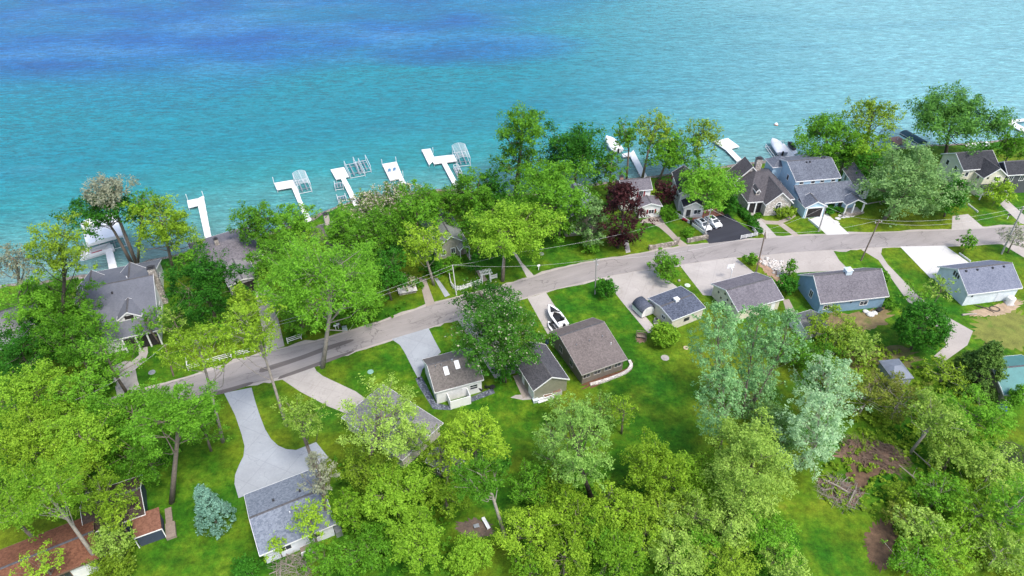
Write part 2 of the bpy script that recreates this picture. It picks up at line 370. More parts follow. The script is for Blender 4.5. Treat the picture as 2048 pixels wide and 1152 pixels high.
# gravelly shoulders with an uneven edge
for e, k in ((far, 1), (near, -1)):
    pts = [at(x, y)[:2] for x, y in curve(e, 5)]; r = np.random.default_rng(8+k)
    A = []; B = []
    for i, p in enumerate(pts):
        d = pts[min(i+1, len(pts)-1)]-pts[max(i-1, 0)]; nn = np.array([-d[1], d[0]])/np.linalg.norm(d)*k
        A.append(p-nn*.4); B.append(p+nn*(.25+abs(r.normal(0, .35))))
    strip('road_shoulder', A, B, .02, .012, GRAVEL)
CONC = concrete('concrete', (.40, .37, .345), 3.2); CONCB = concrete('bluish_concrete', (.33, .352, .38), 4.2, (.36, .38, .43), .42, .35); CONCW = concrete('new_concrete', (.56, .55, .53), 4.0, (.5, .48, .45), .7, .3)
CONCT = concrete('tan_concrete', (.33, .285, .25), 0, (.22, .19, .15), .4, .7)
BRICK = stone('brick_paving', ((.30, .12, .08), (.38, .16, .11), (.44, .2, .14)), 4.0)
def drive(px, m, name='driveway', z=.022, k=0): return sheet(name, curve(px+[px[0]], k)[:-1] if k else px, m, z)
drive([(276, 688), (294, 686), (296, 705), (290, 722), (271, 738), (275, 760), (284, 786), (236, 800), (222, 735), (248, 722), (264, 722), (278, 710)], CONC)
drive([(448, 786), (503, 775), (511, 805), (520, 832), (530, 858), (542, 878), (556, 891), (572, 898), (592, 900), (632, 884), (657, 915), (625, 938), (477, 996), (469, 968), (470, 950), (478, 930), (487, 912), (489, 892), (483, 868), (470, 830)], CONCB)
drive([(560, 756), (627, 731), (633, 742), (646, 752), (712, 783), (735, 800), (700, 830), (655, 812), (600, 783)], CONC)
drive([(783, 678), (857, 656), (870, 682), (882, 704), (845, 738), (838, 760), (826, 738), (810, 706), (800, 690)], CONCB)
drive([(915, 640), (962, 626), (1035, 745), (990, 757)], CONC)
drive([(1055, 596), (1092, 585), (1135, 650), (1095, 668)], CONC)
drive([(1207, 556), (1262, 544), (1310, 540), (1360, 578), (1300, 600), (1268, 606), (1316, 662), (1296, 666), (1246, 606)], CONC)
drive([(1360, 531), (1470, 514), (1512, 548), (1430, 592), (1406, 590), (1384, 562)], CONC)
drive([(1519, 513), (1590, 505), (1666, 500), (1678, 520), (1698, 540), (1600, 545), (1566, 552), (1534, 532)], GRAVEL)
drive([(1722, 499), (1765, 494), (1762, 508), (1775, 528), (1835, 590), (1870, 620), (1946, 662), (1935, 690), (1890, 722), (1868, 712), (1893, 690), (1880, 660), (1815, 602), (1785, 560), (1757, 520)], GRAVEL)
drive([(1800, 493), (1890, 491), (1945, 530), (1880, 560), (1860, 555)], CONCW)
drive([(2000, 486), (2060, 482), (2100, 520), (2060, 522)], GRAVEL)
drive([(510, 582), (545, 574), (552, 620), (569, 692), (532, 704), (521, 640)], CONC)
drive([(838, 556), (851, 556), (871, 610), (853, 617)], CONCT, 'path')
drive([(868, 556), (875, 556), (900, 590), (890, 594)], CONCB, 'path')
drive([(1022, 500), (1030, 502), (1044, 525), (1068, 551), (1054, 555), (1040, 528)], CONC, 'path')
drive([(930, 505), (942, 510), (975, 560), (965, 564)], CONCT, 'path')
drive([(1247, 480), (1256, 480), (1261, 504), (1252, 506)], CONC, 'path')
drive([(1280, 446), (1283, 440), (1320, 428), (1330, 448), (1358, 477), (1377, 491), (1361, 495), (1338, 471), (1318, 454), (1300, 446)], CONCT, 'path')
drive([(1396, 455), (1400, 438), (1455, 428), (1513, 472), (1480, 480), (1418, 487)], BLACKTOP)
drive([(1380, 446), (1392, 424), (1436, 414), (1450, 430), (1398, 442)], BRICK, 'patio')
drive([(1485, 430), (1508, 424), (1554, 473), (1534, 476)], CONC)
drive([(1516, 434), (1532, 441), (1556, 442), (1572, 436), (1588, 426), (1592, 432), (1580, 440), (1566, 446), (1600, 471), (1590, 474), (1556, 449), (1530, 448)], CONCT, 'path', .02)
drive([(1620, 438), (1654, 427), (1699, 468), (1655, 471)], CONCW)
drive([(1905, 432), (1936, 428), (1972, 459), (1903, 462)], CONC)
drive([(2000, 408), (2012, 398), (2060, 440), (2060, 452), (2040, 446)], CONC)
drive([(1021, 795), (1031, 790), (1062, 788), (1070, 798), (1046, 800)], CONC, 'patio')
drive([(1026, 752), (1042, 748), (1064, 788), (1046, 797)], CONCT, 'patio', .026)
drive([(1566, 600), (1578, 598), (1592, 626), (1588, 640), (1576, 636)], CONCT, 'path')
BLUEROCK = stone('blue_gravel', ((.07, .08, .11), (.13, .15, .19), (.24, .26, .31)), 3.5)
drive([(831, 757), (843, 752), (872, 806), (900, 812), (985, 776), (990, 786), (900, 820), (866, 818), (836, 770)], BLUEROCK, 'gravel_bed')
ROCK = stone('white_rock_edge', ((.5, .46, .42), (.62, .58, .54), (.75, .72, .68)), 2.2)
MULCH = plain('bark_mulch', (.13, .06, .035), .95, .35, 2.5); DIRT = plain('bare_earth', (.19, .12, .085), .95, .3, .8); RUST = plain('rusty_needles', (.115, .07, .042), .95, .45, 1.2)
blob('mulch_bed', [(1172, 762), (1250, 738), (1262, 722), (1262, 736), (1250, 748), (1176, 776)], MULCH, .014, 1)
blob('bare_earth', [(1540, 515), (1560, 530), (1580, 552), (1566, 566), (1545, 556), (1522, 536), (1505, 520), (1515, 512)], plain('dry_bank', (.34, .22, .15), .95, .35, 1.2, stain=(.2, .2, .06)), .016, 2)
blob('bare_earth', [(1940, 622), (1985, 612), (2030, 600), (2044, 606), (2010, 628), (1975, 632), (1945, 630)], plain('sandy_earth', (.36, .27, .18), .95, .3, 1.2), .014, 3)
blob('dry_grass', [(1950, 640), (2020, 625), (2060, 640), (2060, 690), (2000, 700), (1950, 670)], plain('dry_grass', (.165, .18, .035), .95, .35, .5, stain=(.07, .15, .012)), .01, 4, jit=.2)
blob('fire_ring_ash', [(915, 1045), (945, 1038), (975, 1045), (988, 1062), (970, 1074), (935, 1074), (918, 1062)], plain('ashy_earth', (.13, .095, .075), .95, .35, 1.2, stain=(.03, .028, .026)), .014, 5)
blob('needle_litter', [(1695, 938), (1720, 922), (1752, 930), (1764, 945), (1738, 958), (1730, 985), (1706, 982)], RUST, .014, 6)
blob('needle_litter', [(1745, 1050), (1770, 1040), (1792, 1060), (1785, 1110), (1762, 1140), (1738, 1115), (1730, 1080)], RUST, .014, 7)
blob('bare_earth', [(1635, 962), (1660, 955), (1720, 980), (1715, 1004), (1685, 1008), (1645, 980)], DIRT, .012, 8)
blob('bare_earth', [(1660, 900), (1720, 880), (1790, 900), (1806, 930), (1760, 945), (1700, 930)], DIRT, .012, 12)
blob('bare_earth', [(1600, 720), (1680, 690), (1800, 700), (1840, 730), (1760, 790), (1650, 770)], plain('scrub_earth', (.12, .11, .04), .95, .35, .5, stain=(.06, .12, .012)), .01, 9, jit=.2)
blob('bare_earth', [(1655, 622), (1700, 628), (1770, 615), (1778, 640), (1740, 660), (1690, 668), (1650, 650)], plain('brown_verge', (.2, .15, .07), .95, .35, .9, stain=(.08, .13, .015)), .01, 10)
blob('fire_ring_pad', [(1272, 672), (1282, 664), (1292, 672), (1290, 684), (1275, 684)], DIRT, .014, 11)
# ------------------------------------------------------------------ houses
WHITE = plain('white_trim', (.78, .78, .77), .5, .05); GLASS = None
def glass_mat():
    m = bpy.data.materials.new('window_glass'); t, n, l, out = nt(m)
    c = ramp(n, l, noise(n, l, .8, 3, .6, objc(n)), ((.3, (.012, .015, .02)), (.75, (.07, .085, .1))))
    princ(n, l, out, c, .06, .6); return m
GLASS = glass_mat(); SHADEIN = plain('interior_shade', (.025, .022, .022), .9, .3); DKMETAL = plain('dark_metal', (.04, .04, .045), .5, .2)  # near-black painted in for interior shade; colours the dormer window too
METAL = plain('galvanised_metal', (.42, .43, .44), .4, .15, metal=.6); WOOD = plain('weathered_wood', (.24, .19, .15), .85, .25, 3); REDP = plain('dark_red_paint', (.22, .012, .02), .5, .1)
RIDGE = shingle('ridge_shingles', (.09, .088, .095), (.2, .195, .205))
class House:
    def __init__(s, name, label, R1, R2, Cn, ze, rise, wall, roof, trim=None, cat='house', over=.45, group=None, pad=0.0, Fp=None):
        if Fp is not None:      # pitch from the far eave seen in the photograph
            mid = (at(*Cn, ze)+at(*Fp, ze))[1]/2; rise = min(np.linspace(.6, 5, 89), key=lambda q: abs(at(*R1, ze+q)[1]-mid))
        zr = ze+rise
        p1 = at(*R1, zr)[:2]; p2 = at(*R2, zr)[:2]; c = at(*Cn, ze)[:2]
        d = p2-p1; L = np.linalg.norm(d); d = d/L; nrm = np.array([-d[1], d[0]])
        s.D = abs(float((c-p1)@nrm)); s.L = L+2*pad; s.ang = math.atan2(d[1], d[0]); s.o = (p1+p2)/2; s.dx, s.dy = d, nrm
        s.root = empty(name, (s.o[0], s.o[1], 0), s.ang, label, cat, group)
        s.wall, s.roofm, s.trim, s.over, s.ze, s.rise = wall, roof, trim or WHITE, over, ze, rise
    def loc(s, px, z=0.0):
        q = at(px[0], px[1], z)[:2]-s.o; return float(q@s.dx), float(q@s.dy)
    def main(s, hip=0.0, **k):
        return s.block(-s.L/2, s.L/2, -s.D, s.D, s.ze, s.rise, 'x', hip, **k)
    def block(s, x0, x1, y0, y1, ze, rise, axis='x', hip=0.0, over=None, z0=0.0, wall=None, roof=None, ridge=.5, trim=True, walls=True):
        """walls under a gable (hip = 0) or hipped roof whose outer edges are x0..x1, y0..y1"""
        ov = s.over if over is None else over; t = .16; R = s.root
        if axis == 'y': a0, a1, b0, b1 = y0, y1, x0, x1
        else: a0, a1, b0, b1 = x0, x1, y0, y1
        bm = b0+(b1-b0)*ridge; W = (lambda a, b, z: (a, b, z)) if axis == 'x' else (lambda a, b, z: (b, a, z))
        mb = MB()
        if hip <= 0:
            pr = [(b0, ze), (b1, ze), (bm, ze+rise)] if False else [(b0, ze), (b0, ze-t), (bm, ze+rise-t), (b1, ze-t), (b1, ze), (bm, ze+rise)]
            mb.extr(pr, a0, a1, axis)
        else:
            h = min(hip, (a1-a0)/2-.02)
            e = [(a0, b0), (a1, b0), (a1, b1), (a0, b1)]; r = [(a0+h, bm), (a1-h, bm)]
            vs = [W(a, b, ze) for a, b in e]+[W(a, b, ze+rise) for a, b in r]+[W(a, b, ze-t) for a, b in e]
            fs = [(0, 1, 5, 4), (1, 2, 5), (2, 3, 4, 5), (3, 0, 4), (6, 7, 1, 0), (7, 8, 2, 1), (8, 9, 3, 2), (9, 6, 0, 3), (9, 8, 7, 6)]
            mb.add(vs, fs)
        rf = mb.build('roof', roof or s.roofm, R)
        if hip <= 0 and rise > .5:
            sl = rise/(bm-b0); sr = rise/(b1-bm); q = .17; zr = ze+rise
            MB().extr([(bm-q, zr-q*sl+.005), (bm, zr+.005), (bm+q, zr-q*sr+.005), (bm+q, zr-q*sr+.05), (bm, zr+.055), (bm-q, zr-q*sl+.05)], a0+.02, a1-.02, axis).build('ridge_cap', RIDGE, rf)
        if walls:
            wl = MB(); c0, c1, d0, d1 = a0+ov, a1-ov, b0+ov, b1-ov; zt = ze-t-.01
            wl.box(*((c0, c1, d0, d1) if axis == 'x' else (d0, d1, c0, c1)), z0, zt)
            if hip <= 0:
                sl = rise/(bm-b0); sr = rise/(b1-bm)
                pr = [(d0, zt+.004), (d1, zt+.004), (d1, ze-t-.02+sr*ov), (bm, ze+rise-t-.03), (d0, ze-t-.02+sl*ov)]
                wl.extr(pr, c0+.003, c1-.003, axis)
            wl.build('wall', wall or s.wall, R)
        if trim:
            tr = MB()
            if hip <= 0:
                pf = [(b0-.05, ze+.03), (b0-.05, ze-t-.08), (bm, ze+rise-t-.08), (b1+.05, ze-t-.08), (b1+.05, ze+.03), (bm, ze+rise+.03)]
                for a in (a0-.047, a1+.002): tr.extr(pf, a, a+.045, axis)
                ends = [(a0, a1)]
                for b in (b0-.052, b1+.002): tr.box(*((a0, a1, b, b+.05) if axis == 'x' else (b, b+.05, a0, a1)), ze-t-.07, ze-.01)
            else:
                for b in (b0-.052, b1+.002): tr.box(*((a0-.05, a1+.05, b, b+.05) if axis == 'x' else (b, b+.05, a0-.05, a1+.05)), ze-t-.07, ze-.01)
                for a in (a0-.052, a1+.002): tr.box(*((a, a+.05, b0, b1) if axis == 'x' else (b0, b1, a, a+.05)), ze-t-.06, ze-.015)
            tr.build('roof_trim', s.trim, R)
        return dict(x0=x0+ov, x1=x1-ov, y0=y0+ov, y1=y1-ov, ze=ze, rise=rise, axis=axis, bm=bm, b0=b0, b1=b1, roof=rf)
    def _face(s, b, side):
        return {'x0': (b['x0'], -1, 'x'), 'x1': (b['x1'], 1, 'x'), 'y0': (b['y0'], -1, 'y'), 'y1': (b['y1'], 1, 'y')}[side]
    def panel(s, b, side, p, z, w, h, name, m, out=.05, inn=.0, parent=None):
        q, sg, ax = s._face(b, side); lo, hi = sorted((q+sg*inn, q+sg*out))
        mb = MB()
        if ax == 'x': mb.box(lo, hi, p-w/2, p+w/2, z-h/2, z+h/2)
        else: mb.box(p-w/2, p+w/2, lo, hi, z-h/2, z+h/2)
        return mb.build(name, m, parent or s.root)
    def window(s, b, side, f, z, w=1.1, h=1.2, bars=1, m=None):
        """f: fraction along the wall from its low coordinate"""
        q, sg, ax = s._face(b, side)
        lo, hi = (b['y0'], b['y1']) if ax == 'x' else (b['x0'], b['x1'])
        p = lo+(hi-lo)*f; mb = MB(); e = .1
        def bx(p0, p1, z0, z1, o0, o1):
            l, r = sorted((q+sg*o0, q+sg*o1))
            mb.box(l, r, p0, p1, z0, z1) if ax == 'x' else mb.box(p0, p1, l, r, z0, z1)
        bx(p-w/2-e, p+w/2+e, z+h/2, z+h/2+e, 0, .07); bx(p-w/2-e, p+w/2+e, z-h/2-e, z-h/2, 0, .09)
        bx(p-w/2-e, p-w/2, z-h/2, z+h/2, 0, .07); bx(p+w/2, p+w/2+e, z-h/2, z+h/2, 0, .07)
        for k in range(bars): c = p-w/2+w*(k+1)/(bars+1); bx(c-.03, c+.03, z-h/2, z+h/2, 0, .06)
        fr = mb.build('window', m or s.trim, s.root)
        s.panel(b, side, p, z, w, h, 'pane', GLASS, .035, 0, fr)
        return p
    def door(s, b, side, f, w=.95, h=2.05, m=None, name='door', z0=.1):
        q, sg, ax = s._face(b, side); lo, hi = (b['y0'], b['y1']) if ax == 'x' else (b['x0'], b['x1'])
        return s.panel(b, side, lo+(hi-lo)*f, z0+h/2, w, h, name, m or s.trim, .06)
    def slope_z(s, b, x, y):
        q = y if b['axis'] == 'x' else x; half = (b['bm']-b['b0']) if q < b['bm'] else (b['b1']-b['bm'])
        return b['ze']+b['rise']*(1-abs(q-b['bm'])/half)
    def vent(s, b, fx, fy, kind='vent', m=None, h=.35, w=.3):
        x = b['x0']+(b['x1']-b['x0'])*fx; y = b['y0']+(b['y1']-b['y0'])*fy; z = s.slope_z(b, x, y)
        if kind == 'vent': return MB().box(x-w/2, x+w/2, y-w/2, y+w/2, z-.2, z+h).build('roof_vent', m or DKMETAL, b['roof'])
        if kind == 'pipe': return MB().tube([(x, y, z-.2), (x, y, z+h)], .08, 8).build('vent_pipe', m or WHITE, b['roof'])
        if kind == 'skylight':
            half = (b['bm']-b['b0']); sl = b['rise']/half*(1 if y < b['bm'] else -1)
            v = [(x+a*w/2, y+c*h/2, z+sl*c*h/2+k) for k in (-.05, .09) for a, c in ((-1, -1), (1, -1), (1, 1), (-1, 1))]
            return MB().add(v, [(3,2,1,0),(4,5,6,7),(0,1,5,4),(1,2,6,5),(2,3,7,6),(3,0,4,7)]).build('skylight', m or plain('skylight_white', (.75, .78, .8), .15, .03), b['roof'])
    def chimney(s, b, x, y, z1, w=.9, d=.7, m=None, cap=True):
        ch = MB().box(x-w/2, x+w/2, y-d/2, y+d/2, 0, z1).build('chimney', m or stone('chimney_stone', ((.3, .27, .25), (.42, .38, .34), (.55, .5, .46)), 3), b['roof'])
        if cap: MB().box(x-w/2-.08, x+w/2+.08, y-d/2-.08, y+d/2+.08, z1, z1+.12).box(x-w*.3, x+w*.3, y-d*.3, y+d*.3, z1+.12, z1+.4).build('chimney_cap', DKMETAL, ch)
    def cupola(s, b, fx, m=None, w=.8, h=.9):
        x = b['x0']+(b['x1']-b['x0'])*fx; y = b['bm']; z = b['ze']+b['rise']
        c = MB().box(x-w/2, x+w/2, y-w/2, y+w/2, z-.35, z+h*.6).build('cupola', m or WHITE, b['roof'])
        k = w/2+.12; MB().add([(x-k, y-k, z+h*.6), (x+k, y-k, z+h*.6), (x+k, y+k, z+h*.6), (x-k, y+k, z+h*.6), (x, y, z+h)], [(3,2,1,0), (0,1,4), (1,2,4), (2,3,4), (3,0,4)]).build('cupola_roof', m or WHITE, c)
G_BLUE = shingle('slate_blue_shingles', (.085, .095, .125), (.27, .3, .36)); G_GREY = shingle('grey_shingles', (.09, .088, .095), (.24, .235, .25)); G_DARK = shingle('charcoal_shingles', (.028, .03, .036), (.085, .088, .1))
G_BROWN = shingle('brown_shingles', (.145, .122, .115), (.31, .262, .245)); G_TAUPE = shingle('taupe_shingles', (.135, .122, .113), (.31, .28, .26)); G_PALE = shingle('pale_grey_shingles', (.22, .215, .225), (.42, .41, .41)); G_LIGHTBLUE = shingle('light_blue_grey_shingles', (.15, .18, .235), (.33, .375, .45), 1.4)
G_RUST = shingle('rust_shingles', (.13, .05, .028), (.34, .15, .085)); G_DKBROWN = shingle('dark_brown_shingles', (.045, .03, .027), (.12, .085, .07)); G_STEEL = shingle('steel_blue_shingles', (.15, .17, .235), (.32, .345, .43))
G_NAVY = shingle('navy_shingles', (.05, .062, .09), (.17, .195, .26), 1.4); G_SLATE = shingle('smooth_slate_roof', (.15, .16, .19), (.31, .325, .38), .4); G_LAV = shingle('violet_grey_shingles', (.13, .12, .14), (.31, .29, .32)); G_ESP = shingle('espresso_shingles', (.07, .065, .072), (.18, .168, .178))
S_WHITE = siding('white_siding', (.74, .74, .72)); S_CREAM = siding('cream_siding', (.68, .65, .52)); S_OLIVE = siding('olive_siding', (.235, .235, .175)); S_TAUPE = siding('taupe_siding', (.19, .165, .14)); S_BEIGE = siding('beige_siding', (.60, .56, .48))
S_BLUE = siding('blue_siding', (.22, .345, .47), vertical=True); S_SKY = siding('pale_blue_siding', (.44, .62, .74)); S_TAN = siding('tan_siding', (.34, .29, .235)); S_DKGREY = siding('dark_grey_siding', (.085, .09, .1)); S_NAVY = siding('navy_siding', (.05, .065, .1)); S_ICE = siding('ice_white_siding', (.66, .72, .76)); S_COOL = siding('cool_white_siding', (.68, .71, .74)); S_MINT = siding('grey_green_siding', (.3, .3, .25))
GREYD = plain('grey_door', (.3, .3, .31), .5, .1)
# --- south of the road
h = House('house', 'low rust-roofed house cut off by the bottom corner behind a leaning bare trunk', (138, 1082), (-6, 1140), (174, 1125), 3.2, .9, S_WHITE, G_RUST, plain('brown_trim', (.16, .1, .07), .7, .1), over=.5); h.L += 6; b = h.main()
h.window(b, 'y1', .3, 1.7, 1.4); h.window(b, 'y0', .3, 1.7, 1.4); h.window(b, 'x0', .5, 1.6)
h = House('house', 'dark brown roofed house half hidden by trees, with a small rust-roofed porch on its corner', (160, 1015), (280, 975), (182, 1066), 3.0, 1.6, S_NAVY, G_DKBROWN, over=.4); b = h.main()
h.window(b, 'y0', .25, 1.7); h.window(b, 'x0', .5, 1.6)
pc = [h.loc(p, 2.6) for p in ((262, 1044), (303, 1020), (325, 1048), (268, 1078))]
xs = [p[0] for p in pc]; ys = [p[1] for p in pc]
x0, x1, y0, y1 = min(xs)+.2, max(xs)-.2, min(ys)+.2, max(ys)-.2
MB().add([(x0, y0, 2.5), (x1, y0, 2.5), (x1, y1, 2.95), (x0, y1, 2.95), (x0, y0, 2.35), (x1, y0, 2.35), (x1, y1, 2.8), (x0, y1, 2.8)], [(0,1,2,3),(7,6,5,4),(4,5,1,0),(5,6,2,1),(6,7,3,2),(7,4,0,3)]).build('porch_roof', shingle('cedar_shingles', (.16, .07, .045), (.36, .17, .11)), h.root)
MB().box(x0+.2, x1-.2, y0+.2, y1-.2, 0, 2.34).build('porch_wall', S_NAVY, h.root)
MB().box(x0-.05, x1+.05, y0-.06, y0-.003, 2.33, 2.5).box(x0-.05, x0+.07, y0, y0+.1, 0, 2.33).box(x1-.07, x1+.05, y0, y0+.1, 0, 2.33).build('porch_trim', WHITE, h.root)
MB().box(x1, x1+1.3, y0-.4, y0+2.2, 0, .5).box(x1+.1, x1+1.0, y0+2.2, y0+5, 0, .3).build('steps', WOOD, h.root)
dk = [h.loc(p, .5) for p in ((178, 1050), (205, 1085))]
MB().box(min(dk[0][0], dk[1][0]), max(dk[0][0], dk[1][0])+2.2, -h.D-3.2, -h.D+.3, 0, .5).build('deck', WOOD, h.root)
mb = MB(); X0 = min(dk[0][0], dk[1][0]); X1 = max(dk[0][0], dk[1][0])+2.2
for k in range(8): mb.box(X0+(X1-X0)*k/7-.05, X0+(X1-X0)*k/7+.05, -h.D-3.2, -h.D-3.1, .5, 1.5)
mb.box(X0, X1, -h.D-3.22, -h.D-3.08, 1.5, 1.6); mb.build('deck_railing', WHITE, h.root)
h = House('house', 'pale house under a broad light blue-grey roof beside the bluish concrete drive', (498, 1036), (647, 977), (527, 1108), 3.1, 1.7, S_COOL, G_LIGHTBLUE, Fp=(477,993), over=.45); b = h.main()
h.window(b, 'y0', .3, 1.75, 1.5, .9); h.window(b, 'y0', .72, 1.75, 1.5, .9); h.window(b, 'x0', .4, 1.6)
h.vent(b, .33, .66); h.vent(b, .72, .64); h.vent(b, .5, .35, 'pipe')
h.door(b, 'y1', .5, 4.8, 2.2, name='garage_door')
mb = MB(); xa = -h.L*.02; xb = h.L*.22; yy = b['y0']-1.6
for k in range(18): mb.box(xa+(xb-xa)*k/17-.035, xa+(xb-xa)*k/17+.035, yy, yy+.07, .5, 1.45)
mb.box(xa, xb, yy-.02, yy+.09, 1.45, 1.54); mb.build('deck_railing', WHITE, h.root); MB().box(xa, xb, yy, b['y0'], .2, .5).build('deck', WOOD, h.root)
MB().box(b['x1']+.1, b['x1']+1.0, b['y0']-.6, b['y0']+1.0, 0, 1.2).build('air_conditioner', METAL, h.root)
h = House('house', 'pale grey hipped-roof house behind thin olive trees at the end of the slanting drive', (745, 800), (820, 850), (700, 808), 3.0, 1.9, S_BEIGE, G_PALE, over=.45, pad=2.6); h.D = 4.6; b = h.main(hip=4.5)
h.window(b, 'y0', .3, 1.6); h.window(b, 'y1', .6, 1.6); h.vent(b, .4, .3); h.chimney(b, .6, .9, 5.6, .6, .6)
h = House('shed', 'small weathered shed with a pale sagging roof among the trees behind the hipped house', (862, 902), (916, 930), (905, 952), 2.3, .8, siding('shed_boards', (.2, .18, .15)), G_PALE, cat='shed', over=.2); b = h.main()
h.door(b, 'y1', .5, 1.0, 1.8, WOOD); h.window(b, 'y0', .5, 1.4, .7, .6)
h = House('house', 'white house with two skylights in its taupe roof and a blue gravel bed', (854, 730), (951, 705), (867, 786), 3.2, 2.4, S_WHITE, G_TAUPE, Fp=(842,718), over=.3); b = h.main()
h.vent(b, .32, .3, 'skylight', None, 1.25, .8); h.vent(b, .58, .36, 'skylight', None, 1.25, .8); h.vent(b, .13, .42, 'pipe', METAL, .4); h.vent(b, .25, .42, 'pipe', METAL, .4); h.vent(b, .5, .46, 'vent', METAL, .3)
h.window(b, 'y0', .82, 1.75, 1.3, .95, 0); h.panel(b, 'y0', b['x0']+(b['x1']-b['x0'])*.82, 1.75, 1.3, .08, 'window_rail', WHITE, .065, .036)
h.window(b, 'x0', .5, 3.6, .7, 1.0); h.door(b, 'y0', .62)
MB().box(b['x0']+1.8, b['x0']+5.4, b['y0']-2.0, b['y0']-1.88, 0, 1.9).box(b['x0']+1.8, b['x0']+1.92, b['y0']-1.88, b['y0'], 0, 1.9).box(b['x0']+5.28, b['x0']+5.4, b['y0']-1.88, b['y0'], 0, 1.9).build('privacy_screen', WHITE, h.root)
h = House('garage', 'olive grey gabled garage with a charcoal roof under the big blossoming chestnut', (1104, 754), (1067, 698), (1066, 781), 2.9, 1.9, S_OLIVE, shingle('charcoal_grey_shingles', (.06, .06, .068), (.17, .168, .185)), cat='garage', Fp=(1140,759), over=.3); h.L += 2; h.o = h.o+h.dx*1; h.root.location = (h.o[0], h.o[1], 0); b = h.main()
h.door(b, 'y1', .12, 2.2, 2.2, name='side_door'); h.door(b, 'y1', .5); h.window(b, 'y1', .72, 1.6, .9, 1.2)
lb = h.root
mb = MB()
for k in range(6): mb.box(b['x0']-1.0, b['x0']-.95, b['y1']-1.5-k*.35, b['y1']-1.45-k*.35, .3, 1.1)
mb.box(b['x0']-1.03, b['x0']-.92, b['y1']-3.4, b['y1']-.4, 1.1, 1.17).box(b['x0']-1.0, b['x0'], b['y1']-3.4, b['y1']-.4, .2, .32); mb.build('deck', WHITE, lb)
h = House('house', 'wide taupe house with a plain brown roof and white windows, boat trailer parked behind', (1119, 672), (1208, 643), (1169, 748), 2.9, 2.1, S_TAUPE, G_BROWN, plain('taupe_trim', (.4, .37, .34), .6, .08), over=.45)
yc = h.loc((1169, 748), 2.9)[1]; yf = h.loc((1108, 660), 2.9)[1]; b = h.block(-h.L/2, h.L/2, yc, yf, 2.9, 2.1, 'x', ridge=(0-yc)/(yf-yc)); h.D = -yc
for f in (.1, .36, .62, .86): h.window(b, 'y0', f, 1.85, 1.3, 1.0)
h.window(b, 'x0', .35, 1.6); h.window(b, 'x0', .7, 1.6)
for f in (.18, .5, .82): h.vent(b, f, .45, 'pipe', METAL, .35)
h.vent(b, .9, .28, 'pipe', WHITE, .5)
h = House('garage', 'beige garage with a navy roof and white cupola, rounded white shed at its side', (1321, 613), (1387, 588), (1340, 643), 2.8, 1.5, S_BEIGE, G_NAVY, cat='garage', Fp=(1295,594), over=.25); b = h.main()
h.window(b, 'x0', .35, 1.5, .9, .7); h.window(b, 'y0', .48, 1.4, 1.1, .55, 1, DKMETAL); h.door(b, 'y1', .5, 4.6, 2.2, name='garage_door'); h.cupola(b, .47)
G9 = (h, b)
h = House('garage', 'cream garage with a violet-grey roof and dark round holes along its gable', (1452, 580), (1543, 556), (1479, 622), 2.9, 1.9, siding('warm_cream_siding', (.68, .63, .5)), G_LAV, cat='garage', Fp=(1420,568), over=.4); b = h.main()
for f, z in ((.25, 2.7), (.3, 1.5), (.42, 2.6), (.55, 3.3), (.66, 1.6), (.78, 2.3)): h.panel(b, 'x0', b['y0']+(b['y1']-b['y0'])*f, z, .42, .42, 'vent_hole', DKMETAL, .03)
h.window(b, 'x0', .48, 1.4, .8, .9, 0); h.door(b, 'y1', .45, 4.8, 2.2, name='garage_door'); h.door(b, 'y0', .85)
h = House('house', 'blue house with a steep violet-grey roof, white cupola and gravel forecourt', (1627, 551), (1763, 537), (1643, 607), 3.0, 2.7, S_BLUE, G_LAV, Fp=(1597,549), over=.35); b = h.main()
h.window(b, 'x0', .42, 2.2, 1.0, 1.5); h.window(b, 'y0', .12, 1.6, 1.5, .95); h.window(b, 'y0', .68, 1.6, 1.5, .95); h.cupola(b, .5, plain('pale_blue_cupola', (.6, .68, .74), .4, .05), 1.2, 1.2)
h.door(b, 'y1', .4, 4.8, 2.2, name='garage_door'); h.panel(b, 'y0', b['x0']+(b['x1']-b['x0'])*.47, 2.3, .3, .3, 'wall_lamp', DKMETAL, .15)
h = House('barn', 'white barn with a steel-blue roof and four dark vents near its ridge', (1916, 538), (2024, 525), (1938, 589), 3.2, 2.8, S_ICE, G_STEEL, cat='barn', Fp=(1875,533), over=.35); b = h.main()
for f in (.1, .32, .62, .84): h.vent(b, f, .43, 'vent', DKMETAL, .28, .3)
for k in (-.62, 0, .62): h.panel(b, 'x0', k, 4.5, .42, 1.0, 'gable_vent', DKMETAL, .04)
h.door(b, 'y0', .66, 1.0, 2.05, plain('off_white_door', (.62, .66, .7), .5, .05)); h.door(b, 'y1', .5, 6, 2.6, name='barn_door'); h.window(b, 'x0', .75, 1.5, .8, 1.0); h.panel(b, 'y0', b['x0']+1.2, 2.3, .25, .25, 'wall_lamp', DKMETAL, .15)
h = House('barn', 'teal metal-roofed barn at the edge behind the dark pine', (1992, 736), (2080, 728), (1985, 792), 2.7, 2.0, S_TAN, plain('teal_metal_roof', (.065, .20, .195), .5, .15, .6), cat='barn', over=.3, pad=.6); b = h.main(); h.window(b, 'y0', .2, 1.5)
h = House('shed', 'small blue-grey shed in the scrub beside the gravel drive', (1776, 733), (1816, 729), (1784, 760), 1.9, .9, plain('blue_grey_boards', (.3, .34, .38), .6, .1), plain('blue_grey_metal_roof', (.17, .195, .24), .6, .15), plain('grey_trim', (.2, .22, .25), .6, .1), cat='shed', over=.15); b = h.main(hip=1.2)
h.door(b, 'y0', .4, .8, 1.6, GREYD)
